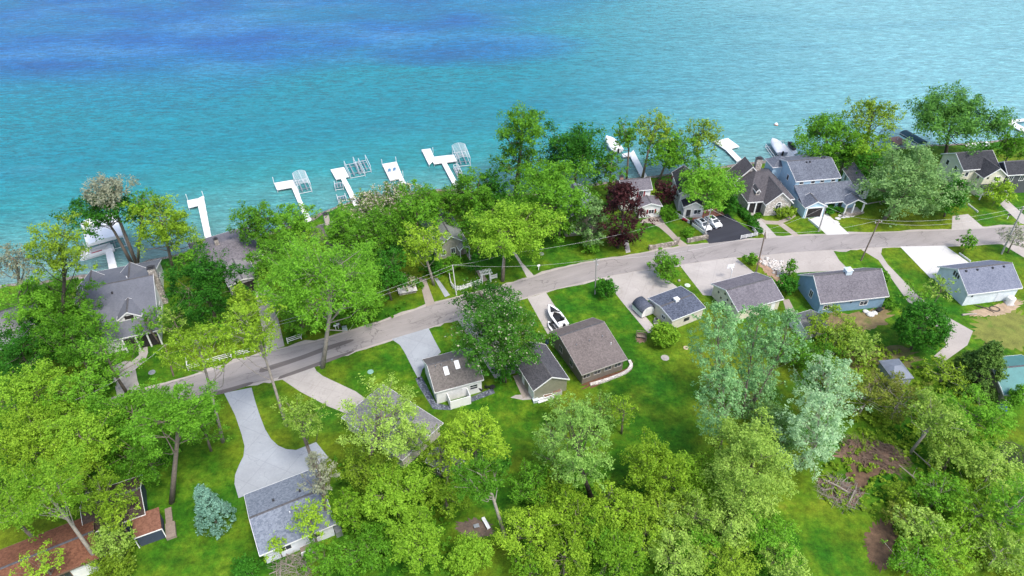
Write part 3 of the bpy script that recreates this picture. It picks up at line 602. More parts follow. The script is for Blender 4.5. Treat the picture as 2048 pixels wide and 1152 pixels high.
h = House('shed', 'grey-roofed shed half overgrown by the olive scrub below the blue house', (1598, 640), (1642, 628), (1618, 664), 2.1, 1.0, S_WHITE, shingle('mossy_grey_shingles', (.13, .14, .14), (.27, .28, .27)), cat='shed', over=.2); b = h.main(); h.door(b, 'y0', .5, .9, 1.8, GREYD)
# the barrel-roofed shed
def barrel_shed(A, B, Cc, label):
    a = at(*A)[:2]; b = at(*B)[:2]; c = at(*Cc)[:2]; d = b-a; W = np.linalg.norm(d); d /= W; n = np.array([-d[1], d[0]]); L = float((c-a)@n)
    r = empty('shed', (*(a+d*W/2), 0), math.atan2(d[1], d[0]), label, 'shed')
    # in the root's frame x runs along the front (W), y along its depth
    hw = W/2; prof = [(-hw, .3), (hw, .3), (hw*1.04, 1.2)]; up = [(hw*1.04*math.cos(t), 1.2+1.35*math.sin(t)) for t in np.linspace(0, math.pi, 13)[1:-1]]
    y0, y1 = (0, L) if L > 0 else (L, 0)
    MB().extr(prof+up+[(-hw*1.04, 1.2)], y0, y1, 'y').build('wall', WHITE, r)
    ou = [(hw*1.1*math.cos(t), 1.32+1.36*math.sin(t)) for t in np.linspace(.12, math.pi-.12, 15)]; inn = [(q*.975, z-.06) for q, z in ou][::-1]
    MB().extr(ou+inn, y0-.12, y1+.12, 'y').build('roof', shingle('shed_roof_shingles', (.07, .085, .12), (.2, .22, .28)), r, True)
    MB().box(-.55, .55, y0-.05, y0-.002, .4, 2.1).build('door', plain('shed_door', (.68, .68, .66), .5, .05), r)
    MB().box(-hw*.8, -hw*.6, y0+.1, y1-.1, 0, .3).box(hw*.6, hw*.8, y0+.1, y1-.1, 0, .3).build('skid', WOOD, r)
barrel_shed((1283, 638), (1306, 629), (1268, 618), 'small white shed with a rounded navy roof standing between the drive and the beige garage')
# --- lake side
h = House('house', 'grey house cut off by the left border, roof showing between the olive trees', (-30, 632), (44, 608), (50, 652), 3.5, 2.4, plain('grey_wall', (.42, .44, .45), .7, .1), G_PALE, over=.4); h.L += 4; b = h.main(); h.window(b, 'y0', .8, 1.7); h.window(b, 'x1', .5, 1.7)
h = House('house', 'large slate-roofed house with a white gabled dormer, stone chimney and two lakeward wings', (165, 577), (306, 549), (336, 656), 3.2, 4.4, S_WHITE, G_SLATE, over=.4); b = h.main()
X = h.loc((182, 540), 6.6); h.block(X[0]-3.6, X[0]+3.6, h.D*.15, X[1], 3.2, 3.4, 'y', over=.35)
X = h.loc((259, 524), 7.1); h.block(X[0]-4.4, X[0]+4.4, h.D*.1, X[1], 3.2, 3.9, 'y', over=.35)
X = h.loc((256, 630), 5.6); dm = h.block(X[0]-2.1, X[0]+2.1, X[1]-.2, X[1]+4.2, 4.9, 1.5, 'y', over=.22, z0=3.4)
h.panel(dm, 'y0', X[0], 5.05, 1.5, .75, 'dormer_window', SHADEIN, .05); h.vent(b, .62, .55, 'pipe', WHITE, .5); h.vent(b, .4, .4, 'vent')
h.chimney(b, h.L/2-.1, .8, 8.7, 1.3, 1.0)
pz = [h.loc((266, 690))[0], h.loc((300, 682))[0]]
MB().box(pz[0]-.8, pz[1]+2.2, -h.D-.15, -h.D+.3, .1, 2.5).build('porch_shade_panel', SHADEIN, h.root)  # solid dark sheet painted as the shade under the porch
for xx in (pz[0]-.8, pz[0]+1.4, pz[1]+.4, pz[1]+2.2): MB().box(xx-.12, xx+.12, -h.D-.4, -h.D-.16, 0, 2.9).build('porch_post', WHITE, h.root)
h.window(b, 'y0', .8, 1.6, 1.2, 1.3); h.window(b, 'x1', .4, 1.7); h.window(b, 'x1', .65, 1.7)
h = House('house', 'grey house with a low hipped violet roof, stone chimney and a dark open carport', (428, 488), (462, 478), (404, 522), 3.3, 1.9, plain('grey_render', (.38, .37, .385), .8, .12), G_LAV, over=.5, pad=4.6); h.D = 6.2; b = h.main(hip=4.8); h.chimney(b, -1.2, -.2, 6.4, .8, .7)
X = h.loc((488, 556), 3.0); w2 = h.block(X[0]-3.4, X[0]+2.6, X[1]-1.2, -h.D+1.5, 3.0, .7, 'y', over=.2, roof=G_PALE)
h.panel(w2, 'y0', (w2['x0']+w2['x1'])/2+.2, 1.35, 4.4, 2.5, 'carport_shade_panel', SHADEIN, .03); h.panel(w2, 'x1', w2['y0']+2.2, 1.5, 1.2, 1.1, 'window', GLASS, .05)  # flat dark panel stands in for the shade inside the carport
h.window(b, 'y0', .15, 1.7)
h = House('house', 'brown-roofed house buried under green trees, tall pale chimney by the shore', (600, 478), (690, 455), (612, 532), 3.2, 2.2, plain('dusk_wall', (.45, .43, .4), .8, .1), G_BROWN, over=.4); b = h.main(hip=2.5); X = h.loc((656, 452), 4.5); h.chimney(b, X[0], X[1], 7.6, 1.1, .9, plain('pale_stucco', (.55, .5, .47), .8, .1)); h.window(b, 'y0', .5, 1.7); h.window(b, 'y0', .2, 1.7)
h = House('cottage', 'small grey-green cottage with a mint white gable and a little pillared porch behind the arbor', (902, 472), (868, 412), (874, 508), 3.0, 2.7, S_MINT, shingle('pale_green_grey_shingles', (.2, .23, .21), (.4, .43, .41)), plain('mint_white_trim', (.66, .74, .72), .5, .05), cat='cottage', over=.35); b = h.main()
pb = h.block(-h.L/2-1.6, -h.L/2+.4, -h.D+.1, -h.D+2.5, 2.6, 1.1, 'x', over=.15, walls=False)
for yy in (-h.D+.3, -h.D+2.3): MB().box(-h.L/2-1.5, -h.L/2-1.36, yy-.07, yy+.07, 0, 2.5).build('porch_post', h.trim, h.root)
h.window(b, 'x0', .45, 1.6, .8, 1.3); h.window(b, 'x0', .78, 1.6, .8, 1.3); h.door(b, 'x0', .16, m=WOOD); h.window(b, 'y1', .3, 1.6)
h = House('house', 'tan two-storey house with a blue-grey roof peeping between the green and silver trees', (1168, 418), (1142, 362), (1130, 440), 4.9, 2.3, S_TAN, shingle('cadet_blue_shingles', (.17, .2, .27), (.33, .37, .47)), over=.4); b = h.main()
for f in (.25, .75): h.window(b, 'x0', f, 3.7, .9, 1.3); h.window(b, 'x0', f, 1.5, .9, 1.3)
h.window(b, 'y0', .3, 3.6, 1.0, 1.2); h.window(b, 'y1', .3, 3.6); h.window(b, 'y1', .3, 1.4)
h = House('house', 'white two-storey house with dark red shutters and violet-grey roofs beside the maroon tree', (1239, 360), (1300, 355), (1240, 384), 5.6, 1.6, S_WHITE, G_LAV, over=.3); b = h.main()
def shutters(h, b, side, f, z, w, hh):
    p = h.window(b, side, f, z, w, hh)
    for k in (-1, 1): h.panel(b, side, p+k*(w/2+.35), z, .36, hh+.15, 'shutter', REDP, .07)
shutters(h, b, 'y0', .66, 4.4, .9, 1.5); shutters(h, b, 'y0', .22, 4.4, .9, 1.5)
X = h.loc((1303, 413), 3.0); wg = h.block(X[0]-3.1, X[0]+2.6, X[1]-.2, -h.D+.8, 3.0, 1.0, 'y', over=.3); shutters(h, wg, 'y0', .58, 1.55, 1.2, 1.0); h.door(wg, 'x0', .1, m=DKMETAL)
h.panel(wg, 'y0', wg['x0']+.5, 1.3, .5, 1.6, 'shutter', DKMETAL, .05)
h.chimney(b, -h.L/2+.5, .3, 7.9, .8, .6, plain('brick_chimney', (.36, .2, .16), .8, .15))
h = House('house', 'white house with dark roofs behind a leafy maple, brick patio before its door', (1384, 372), (1368, 330), (1356, 380), 5.0, 2.0, plain('soft_white_wall', (.6, .59, .58), .7, .1), G_DARK, over=.35); b = h.main()
X = h.loc((1395, 405), 3.0); wg = h.block(-h.L/2-2.8, -h.L/2+1, -h.D-.6, h.D*.7, 3.0, 1.4, 'x', over=.3); h.door(wg, 'x0', .75, m=DKMETAL); h.window(wg, 'x0', .3, 1.6, 1.5, 1.1); h.window(wg, 'y1', .4, 1.6); h.window(b, 'y1', .5, 3.6)
h = House('house', 'stone-fronted house with a steep brown cross roof, arched white window and stone chimney', (1502, 344), (1546, 341), (1478, 406), 3.3, 3.6, stone('pale_house_stone', ((.42, .37, .33), (.56, .51, .46), (.68, .64, .6)), 2.6), G_ESP, over=.4, pad=3.0); b = h.main(hip=4.2)
X = h.loc((1566, 377), 6.3); XL = h.loc((1531, 410), 3.2); XR = h.loc((1583, 401), 3.2)
wg = h.block(XL[0], XR[0], min(XL[1], XR[1])-.1, 0, 3.2, 3.1, 'y', over=.35)
xm = (wg['x0']+wg['x1'])/2
h.window(wg, 'y0', .5, 1.75, 1.2, 2.0, 1)
ar = [(xm+.7*math.cos(t), 2.86+.7*math.sin(t)) for t in np.linspace(0, math.pi, 9)]; MB().extr([(xm+.7, 2.84)]+ar[1:-1]+[(xm-.7, 2.84)], wg['y0']-.06, wg['y0']-.002, 'y').build('arched_window', WHITE, h.root)
ar = [(xm+.5*math.cos(t), 2.9+.5*math.sin(t)) for t in np.linspace(0, math.pi, 9)]; MB().extr(ar, wg['y0']-.075, wg['y0']-.061, 'y').build('arched_pane', GLASS, h.root)
X = h.loc((1490, 313), 7.7); h.block(X[0]-4.2, X[0]+4.2, 1, max(X[1], 4), 3.3, 4.4, 'y', over=.35)
X = h.loc((1517, 325), 7.5); h.chimney(b, X[0], X[1], 8.6, 1.5, 1.0); h.vent(b, .5, .72, 'pipe', WHITE, .6)
X = h.loc((1515, 385), 4.6); dm = h.block(X[0]-.55, X[0]+.55, X[1]-.4, X[1]+2.2, 5.0, .7, 'y', over=.1, z0=3.8); h.panel(dm, 'y0', X[0], 4.6, .45, .5, 'dormer_window', GLASS, .03)
px0 = b['x0']+.4; px1 = wg['x0']-.2
MB().box(px0, px1, b['y0']-.04, b['y0']+.2, .1, 2.6).build('porch_shade_panel', SHADEIN, h.root); MB().box((px0+px1)/2-.15, (px0+px1)/2+.15, b['y0']-.3, b['y0']-.05, 0, 3.1).build('porch_post', WHITE, h.root)  # dark box on the wall, painted shade of the porch
MB().box(px0-.5, px0-.1, b['y0']-.3, b['y0']-.05, 0, 3.1).build('porch_post', WHITE, h.root)
h = House('house', 'big pale blue house with slate-blue roofs, open garage bay and white pillared porch', (1574, 322), (1663, 315), (1602, 362), 6.2, 2.2, S_SKY, G_BLUE, over=.35); b = h.main()
for f in (.13, .4, .62, .88): h.window(b, 'y0', f, 5.4, .9, .55, 0)
h.window(b, 'x0', .35, 4.9, .7, 1.3, 0); h.window(b, 'x0', .72, 4.9, .7, 1.3, 0); h.window(b, 'x0', .55, 1.7, .7, 1.2, 0)
for f in (.4, .48): h.vent(b, f, .42, 'vent', DKMETAL, .3)
for f in (.8, .86): h.vent(b, f, .5, 'vent', DKMETAL, .3)
for pk in ((1564, 313), (1612, 306)):
    X = h.loc(pk, 7.6); h.block(X[0]-2.8, X[0]+2.8, h.D*.3, max(X[1]+1.8, h.D+.4), 5.9, 1.7, 'y', over=.3, hip=2.2)
XL = h.loc((1627, 407), 3.1); yf = XL[1]; xl = -h.L/2-.05; xr = h.loc((1690, 380), 3.1)[0]+1.5
lo = MB().add([(xl, yf, 3.0), (xr, yf, 3.0), (xr, -h.D+.34, 5.0), (xl, -h.D+.34, 5.0), (xl, yf, 2.84), (xr, yf, 2.84), (xr, -h.D+.34, 4.84), (xl, -h.D+.34, 4.84)], [(0,1,2,3),(7,6,5,4),(4,5,1,0),(5,6,2,1),(6,7,3,2),(7,4,0,3)]).build('lower_roof', G_BLUE, h.root)
MB().box(xl+.35, xr-.35, yf+1.0, -h.D+.3, 0, 3.1).build('lower_wall', S_SKY, h.root)
MB().box(xl-.03, xr+.03, yf-.06, yf-.002, 2.78, 2.98).build('roof_trim', WHITE, h.root)
gw = h.block(xl+.0, xl+5.4, yf-1.4, yf+2.5, 3.0, 1.5, 'y', over=.25); gm = (gw['x0']+gw['x1'])/2
h.panel(gw, 'y0', gm, 1.3, 3.6, 2.4, 'garage_shade_panel', SHADEIN, .03); MB().box(gm-2.1, gm-1.82, gw['y0']-.1, gw['y0']-.002, 0, 2.6).box(gm+1.82, gm+2.1, gw['y0']-.1, gw['y0']-.002, 0, 2.6).box(gm-2.1, gm+2.1, gw['y0']-.1, gw['y0']-.002, 2.6, 2.85).build('garage_frame', WHITE, h.root)  # thin dark panel, not a hole: shade of the open bay as colour
lw = dict(x0=xl+.35, x1=xr-.35, y0=yf+1.0, y1=0)
h.window(lw, 'y0', .56, 1.6, 1.7, .8, 0); h.door(lw, 'y0', .72, 1.0, 2.1, DKMETAL)
pg = h.block(xr-4.4, xr+.6, yf-1.6, yf+1.4, 2.95, 1.3, 'y', over=.2, walls=False)
MB().box(xr-4.3, xr+.5, yf-1.5, yf+1.0, 0, .35).build('porch_floor', CONC, h.root)
for xx in (xr-4.1, xr-2.2, xr+.3): MB().box(xx-.14, xx+.14, yf-1.4, yf-1.12, .35, 2.85).build('porch_post', WHITE, h.root)
BLUEHOUSE = h
h = House('cottage', 'pale blue-white cottage tucked between the blue house and the silvery tree', (1728, 352), (1712, 330), (1702, 362), 3.6, 2.0, plain('pale_cottage_wall', (.62, .68, .72), .6, .05), G_GREY, cat='cottage', over=.3, pad=1.5); b = h.main(); h.window(b, 'y1', .4, 2.3, .8, 1.4); h.window(b, 'y1', .75, 2.3, .8, 1.4); h.window(b, 'x0', .5, 1.8); h.door(b, 'x0', .2)
h = House('house', 'cream two-storey house with near-black roofs beside the tall feathery tree', (1912, 306), (1985, 300), (1934, 340), 6.0, 2.4, S_CREAM, G_DARK, over=.35); b = h.main()
h.window(b, 'x0', .3, 5.0, .9, 1.2, 0); h.window(b, 'x0', .7, 5.0, .9, 1.2, 0); h.window(b, 'y0', .15, 4.6, .8, 1.1, 0)
XL = h.loc((1967, 356), 5.2); XR = h.loc((2018, 353), 5.2); wg = h.block(XL[0], XR[0], (XL[1]+XR[1])/2, 0, 5.2, 2.4, 'y', over=.35)
h.window(wg, 'y0', .62, 4.6, 1.7, 1.0, 2); h.window(wg, 'x0', .25, 4.3, .8, 1.0, 0); h.window(wg, 'x0', .25, 1.6, .8, 1.0, 0); h.panel(wg, 'y0', wg['x0']+1.1, 4.9, .5, .5, 'round_window', GLASS, .03)
MB().add([(wg['x0']-.3, wg['y0']-1.8, 2.6), (wg['x1']+1.5, wg['y0']-1.8, 2.6), (wg['x1']+1.5, wg['y0']-.01, 3.3), (wg['x0']-.3, wg['y0']-.01, 3.3), (wg['x0']-.3, wg['y0']-1.8, 2.45), (wg['x1']+1.5, wg['y0']-1.8, 2.45), (wg['x1']+1.5, wg['y0']-.01, 3.1), (wg['x0']-.3, wg['y0']-.01, 3.1)], [(0,1,2,3),(7,6,5,4),(4,5,1,0),(5,6,2,1),(6,7,3,2),(7,4,0,3)]).build('porch_roof', G_DARK, h.root)
for f in (0, .5, 1): xx = wg['x0']-.1+(wg['x1']-wg['x0']+1.4)*f; MB().box(xx-.1, xx+.1, wg['y0']-1.7, wg['y0']-1.5, 0, 2.45).build('porch_post', WHITE, h.root)
h.door(wg, 'y0', .7, 2.4, 2.2, name='garage_door')
h = House('house', 'dark grey house with white windows cut off by the right border', (2016, 322), (2085, 318), (2022, 350), 5.5, 2.2, S_DKGREY, G_DARK, over=.35, pad=1); b = h.main(); h.window(b, 'y0', .12, 4.3, 1.0, 1.4); h.window(b, 'y0', .4, 4.3, 1.0, 1.4); h.window(b, 'y0', .15, 1.6, 1.2, 1.3); h.window(b, 'x0', .5, 4.3, .9, 1.3)
# ------------------------------------------------------------------ trees
LEAF = {
 'fresh': leafmat('fresh_leaves', (.062, .195, .010), (.195, .45, .034)),
 'bright': leafmat('bright_leaves', (.095, .24, .010), (.29, .51, .040)),
 'yellow': leafmat('yellow_green_leaves', (.12, .235, .010), (.36, .57, .045)),
 'mid': leafmat('mid_green_leaves', (.045, .16, .008), (.15, .36, .025)),
 'dark': leafmat('deep_green_leaves', (.02, .11, .008), (.07, .26, .02)),
 'chestnut': leafmat('chestnut_leaves', (.018, .095, .008), (.085, .25, .025), (.5, .48, .36), .06),
 'olive': leafmat('olive_leaves', (.09, .165, .010), (.31, .48, .04)),
 'pale': leafmat('pale_spring_leaves', (.13, .25, .02), (.42, .61, .115)),
 'grey': leafmat('grey_spring_leaves', (.17, .19, .11), (.38, .40, .28)),
 'blossom': leafmat('blossoming_leaves', (.07, .16, .02), (.2, .32, .06), (.62, .55, .45), .35),
 'silver': leafmat('silver_leaves', (.07, .215, .05), (.32, .57, .24)),
 'white': leafmat('white_poplar_leaves', (.15, .33, .12), (.47, .68, .38)),
 'sage': leafmat('sage_leaves', (.08, .19, .04), (.28, .47, .16)),
 'soft': leafmat('soft_light_leaves', (.10, .24, .025), (.33, .55, .12)),
 'purple': leafmat('maroon_leaves', (.018, .008, .009), (.075, .022, .024), trans=.2),
 'spruce': leafmat('blue_spruce_needles', (.05, .15, .10), (.19, .36, .27), trans=.1),
 'pine': leafmat('pine_needles', (.025, .085, .01), (.115, .215, .035), trans=.1),
 'larch': leafmat('feathery_needles', (.045, .16, .02), (.16, .36, .06), trans=.25),
 'brownish': leafmat('thin_brown_olive_leaves', (.12, .14, .02), (.27, .34, .05)),
}
BARK = plain('bark', (.19, .155, .125), .95, .3, 2.5); BARKL = plain('pale_bark', (.33, .29, .25), .95, .3, 2.5); BARKD = plain('dark_bark', (.075, .06, .05), .95, .3, 2.5)
def leaves(rng, cen, cr, npc, size, flat=.85, up=.6, outc=None, tuft=.5):
    """leafy shoots: cen (n,3) cluster centres, cr (n,) radii -> (n*npc,4,3) rhombic leaves"""
    n = len(cen); k = 7
    o = np.zeros_like(cen) if outc is None else cen-outc
    o = o/(np.linalg.norm(o, axis=1, keepdims=True)+1e-6)
    ax = o*.75+np.array([0, 0, .1+.75*tuft])+rng.normal(size=o.shape)*.25
    ax /= np.linalg.norm(ax, axis=1, keepdims=True)
    sh = ax[:, None, :]+rng.normal(size=(n, k, 3))*np.array([.85, .85, .35+.45*tuft]); sh /= np.linalg.norm(sh, axis=2, keepdims=True)
    pick = rng.integers(0, k, (n, npc)); s = sh[np.arange(n)[:, None], pick]
    u = rng.uniform(0, 1, (n, npc, 1))**.7; w = (.34-.2*u)*cr[:, None, None]
    off = s*u*cr[:, None, None]*1.25+rng.normal(size=s.shape)*w*np.array([1, 1, flat])
    P = cen[:, None, :]+off-ax[:, None, :]*cr[:, None, None]*.35
    nrm = s*.55+rng.normal(size=P.shape)*.5; nrm[..., 2] += up; nrm /= np.linalg.norm(nrm, axis=2, keepdims=True)
    a = np.cross(nrm, rng.normal(size=P.shape)); a /= np.linalg.norm(a, axis=2, keepdims=True)+1e-9; b = np.cross(nrm, a)
    z = size*np.clip(rng.lognormal(-.08, .38, P.shape[:2]+(1,)), .4, 2.0); a = a*z*.62; b = b*z*.38
    return np.stack([P-a, P-b+.15*a, P+a, P+b+.15*a], axis=2).reshape(-1, 4, 3)
SEED = [100]
NLEAF = [0]
def crown_points(rng, shape, R, A, nc, low):
    """cluster centres in a crown of radius R and half height A about the origin"""
    out = []; ph = rng.uniform(0, 6.28, 6)
    while len(out) < nc:
        d = rng.normal(size=3); d /= np.linalg.norm(d)
        if d[2] < low and rng.random() < .85: continue
        az = math.atan2(d[1], d[0])
        lump = 1+.15*math.sin(2*az+ph[0])+.15*math.sin(3*az+ph[1]+2*d[2])+.15*math.sin(5*az+ph[2]-3*d[2])+.12*math.sin(4*d[2]+ph[3])
        if shape == 'ball': lump = 1.0
        r = rng.uniform(.55, 1.0)**.6*lump*rng.uniform(.82, 1.08)
        if rng.random() < .2 and shape != 'ball': r *= rng.uniform(.3, .75)
        z = d[2]
        if shape == 'cone':
            zz = rng.uniform(-1, .98); rr = (1-zz)/2*rng.uniform(.75, 1.05)+.04; out.append((R*rr*math.cos(az), R*rr*math.sin(az), A*zz)); continue
        if shape == 'spread': p = (R*r*d[0], R*r*d[1], A*(.25+.75*z*r) if z > 0 else A*(.25+.6*z*r))
        elif shape == 'upright':
            hz = rng.uniform(-1, 1); rr = math.sqrt(max(.05, 1-abs(hz)**2.2))*r*(1-.25*hz)*(1+.25*math.sin(5*hz+ph[4])); p = (R*rr*math.cos(az), R*rr*math.sin(az), A*hz)
        else: p = (R*r*d[0], R*r*d[1], A*r*z)
        out.append(p)
    return np.array(out)
def tree(name, cx, cy, w, h, kind, label, tb=2.0, base=None, shape='round', dens=1.0, leaf=None, bark=None, group=None, cat='tree', low=-.72, crf=None, limbs=None, trunk=None, cat2=None, gaps=0.0, up=.6, lean=0.0, tuft=None, Am=None):
    w *= 1.07; h *= 1.07
    if tuft is None: tuft = {'fresh': .35, 'dark': .25, 'mid': .4, 'chestnut': .2, 'purple': .5, 'pine': .8, 'spruce': -.25, 'larch': .5}.get(kind, .75)
    if shape == 'upright': tuft = max(tuft, 1.0)
    SEED[0] += 1; rng = np.random.default_rng(SEED[0]*7919)
    v = (cy-576)/F; phi = TH+math.atan(v)
    if base is not None:
        b = at(*base); Y = b[1]+lean
        z = CH-Y*(ST+v*CT)/(CT-v*ST); x = (cx-1024)/F*(Y*CT+(CH-z)*ST); cc = np.array([x, Y, max(z, 1.0)]); s = pxm(cc)
        R = w/2/s; A = math.sqrt(max(0, (h/2/s)**2-(R*math.sin(phi))**2))/math.cos(phi); A = min(max(A, .55*R), 1.9*R); A = (h/s-R*math.sin(phi))/(2*math.cos(phi)) if shape == 'cone' else A
    else:
        zc = 6.0
        for _ in range(5):
            cc = at(cx, cy, zc); s = pxm(cc); R = w/2/s
            A = math.sqrt(max(0, (h/2/s)**2-(R*math.sin(phi))**2))/math.cos(phi); A = min(max(A, .6*R), 1.9*R); A = (h/s-R*math.sin(phi))/(2*math.cos(phi)) if shape == 'cone' else A; zc = tb+A
        b = np.array([cc[0], cc[1], 0])
    if Am: A = Am; R = w/2/pxm(b); cc = b+np.array([-.2, 0, tb+A])
    root = empty(name, b, 0, label, cat, group); cl = cc-b
    Ht = cl[2]+A
    size = leaf or max(.17, min(.34, 2.75/s))       # about two pixels of the finished picture
    if crf is None: crf = .21
    cr0 = max(.5, crf*R)
    nc = int(max(14, min(260, 1.25*dens*4*R*(R+A)/2/(cr0*cr0)*1.15)))
    pts = crown_points(rng, shape, R*.97, A*.97, nc, low)
    cr = cr0*rng.uniform(.7, 1.25, len(pts))
    tot = dens*4*math.pi*R*(R+A)/2/(size*size*.45)*.95
    tot = max(700, min(28000, tot)); npc = max(8, int(tot/len(pts)))
    Q = leaves(rng, pts+cl, cr, npc, size, .85, up, cl-np.array([0, 0, A*.3]), tuft)
    if gaps > 0: Q = Q[rng.random(len(Q)) > gaps]
    # nothing below the ground
    Q = Q[Q[:, :, 2].min(1) > .05]
    NLEAF[0] += len(Q)
    quads('crown', Q, LEAF[kind], root)
    # trunk and limbs
    tr = (trunk or max(.12, .020*Ht+.028*R))*.62; mb = MB(); top = cl+np.array([0, 0, A*.45])
    wob = rng.normal(0, .03*Ht, 3)*np.array([1, 1, 0])
    path = [np.zeros(3), cl*.33+wob*.5, cl*.66+wob, cl+wob*.6, top]
    path[0] = np.array([0, 0, -.15])
    mb.tube(path, [tr*1.25, tr, tr*.8, tr*.55, tr*.18], 7)
    def on(t):
        k = min(int(t*4), 3); f = t*4-k; return path[k]*(1-f)+path[k+1]*f
    order = rng.permutation(len(pts)); nl = limbs if limbs is not None else min(26, max(7, int(len(pts)*.22)))
    ends = []
    for j in order[:nl]:
        e = pts[j]+cl; t0 = float(np.clip(.32+.5*(e[2]-cl[2]+A)/(2*A)+rng.uniform(-.1, .05), .25, .93)); a = on(t0)
        m = (a+e)/2+np.array([0, 0, -.1*np.linalg.norm(e-a)])+rng.normal(0, .06*R, 3); r0 = tr*.38*(1-.4*t0)
        mb.tube([a, m, e], [r0, r0*.62, .03], 5, False); ends.append((m, e, r0))
    for j in order[nl:nl*3]:
        e = pts[j]+cl; q = min(ends, key=lambda k: np.linalg.norm(k[0]-e)); mb.tube([q[0], (q[0]+e)/2+rng.normal(0, .05*R, 3), e], [q[2]*.45, q[2]*.3, .025], 4, False)
    mb.build('trunk', bark or BARK, root, True)
    return root
def bush(cx, cy, w, h, kind, label, **k):
    k.setdefault('cat', 'bush'); k.setdefault('tb', .05); k.setdefault('limbs', 6); k.setdefault('dens', 1.25); k.setdefault('low', -.3); k.setdefault('crf', .22); k.setdefault('trunk', .08)
    return tree(k.pop('name', 'bush'), cx, cy, w, h, kind, label, **k)
T = tree
# --- left shore
T('tree', 213, 382, 95, 66, 'grey', 'pale greyish tree leaning farthest out over the lake above the white boat canopy', base=(272, 526), dens=.75, lean=1)
T('tree', 203, 430, 128, 100, 'dark', 'dark green spreading tree on a leaning trunk in front of the white boat canopy', base=(262, 524), dens=.8, shape='spread')
T('tree', 293, 412, 58, 66, 'mid', 'slender loose tree between the dark spreading tree and the mustard-green tree', base=(275, 527), dens=.6, gaps=.2)
T('tree', 325, 452, 108, 112, 'yellow', 'mustard-green full tree on the shore right of the white boat canopy', base=(347, 540), dens=.9)
T('tree', 118, 500, 105, 110, 'olive', 'tall olive tree with a thick dark trunk left of the slate-roofed house', base=(122, 690), dens=.75, bark=BARKD, trunk=.55)
T('tree', 28, 525, 85, 80, 'grey', 'thin greyish tree at the left border above the lake', base=(40, 680), dens=.5, gaps=.3)
T('tree', 70, 600, 120, 110, 'fresh', 'leafy green tree before the grey house at the left border', tb=5, dens=.75)
T('tree', 185, 650, 80, 80, 'fresh', 'airy green tree over the lower left of the slate roof', tb=4, dens=.55, gaps=.2)
T('tree', 165, 600, 80, 90, 'mid', 'loose green tree hanging over the left end of the slate roof', tb=4, dens=.5, gaps=.2)
T('tree', 45, 700, 130, 90, 'dark', 'dark shady tree below the grey house at the left border', tb=2, dens=.8)
T('tree', 145, 685, 110, 110, 'mid', 'shady mid-green tree at the lower left of the slate roof', tb=3, dens=.8)
T('tree', 218, 715, 105, 115, 'fresh', 'light airy tree standing over the pale curved drive of the slate-roofed house', tb=3, dens=.45, gaps=.25)
T('tree', 65, 790, 150, 110, 'bright', 'large bright green tree at the left border above the yellowish tree', tb=5, dens=.9)
T('tree', 165, 790, 90, 90, 'fresh', 'rounded green tree between the bright tree at the left border and the curved drive', tb=4, dens=.8)
T('tree', 55, 885, 150, 120, 'yellow', 'yellow-green tree at the left border below the large bright tree', tb=5, dens=.9)
T('tree', 165, 885, 120, 120, 'bright', 'bright full tree right of the yellow-green one at the left border', tb=4, dens=.85)
T('tree', 270, 825, 150, 110, 'fresh', 'broad green tree whose crown hides the start of the road', tb=4, dens=.85)
T('tree', 355, 830, 150, 105, 'fresh', 'broad green tree beside the bluish concrete drive', base=(343, 1005), dens=.8, lean=1.5)
T('tree', 290, 905, 130, 95, 'mid', 'lower green tree in the lawn above the dark brown house', tb=3, dens=.65, gaps=.15)
T('tree', 110, 840, 110, 90, 'bright', 'lime crown between the large bright tree and the yellow-green one at the left border', tb=4, dens=.9)
T('tree', 215, 850, 100, 90, 'fresh', 'shaded green crown left of the broad green tree at the road start', tb=3, dens=.85)
T('tree', 140, 930, 120, 90, 'yellow', 'yellow-green crown just above the dark brown roof', tb=5, dens=.85)
T('tree', 400, 850, 80, 80, 'fresh', 'green crown touching the left edge of the bluish drive', tb=3, dens=.7)
T('tree', 85, 985, 160, 130, 'bright', 'lime tree with the long leaning bare trunk in front of the rust roof', base=(205, 1135), dens=.65, bark=BARKL, trunk=.4)
T('tree', 205, 985, 100, 95, 'yellow', 'yellowish tree over the left part of the dark brown roof', tb=5, dens=.7, gaps=.15)
T('tree', 15, 1000, 90, 130, 'bright', 'lime tree squeezed into the left border above the rust roof', tb=5, dens=.8)
T('tree', 232, 1030, 75, 60, 'olive', 'thin olive tree over the right part of the dark brown roof', tb=4, dens=.55, gaps=.25)
T('tree', 80, 1122, 90, 55, 'yellow', 'yellow-green branches spread in front of the rust roof', tb=5, dens=.35, gaps=.35)
bush(228, 1085, 75, 80, 'pale', 'pale loose shrub below the small rust-roofed porch', dens=.7, gaps=.15)
bush(225, 1135, 85, 60, 'olive', 'olive shrub at the bottom border beside the rust-roofed house', dens=.8)
T('spruce_tree', 432, 1012, 66, 72, 'spruce', 'blue-green conical spruce alone on the lawn left of the light blue-grey roof', base=(437, 1050), Am=4.1, tb=.9, shape='cone', dens=2.6, limbs=0, crf=.16, up=.25, trunk=.3)
bush(490, 1136, 44, 44, 'dark', 'small dark green cedar bush at the bottom border under the light blue-grey roof', dens=1.6, crf=.17, shape='round')
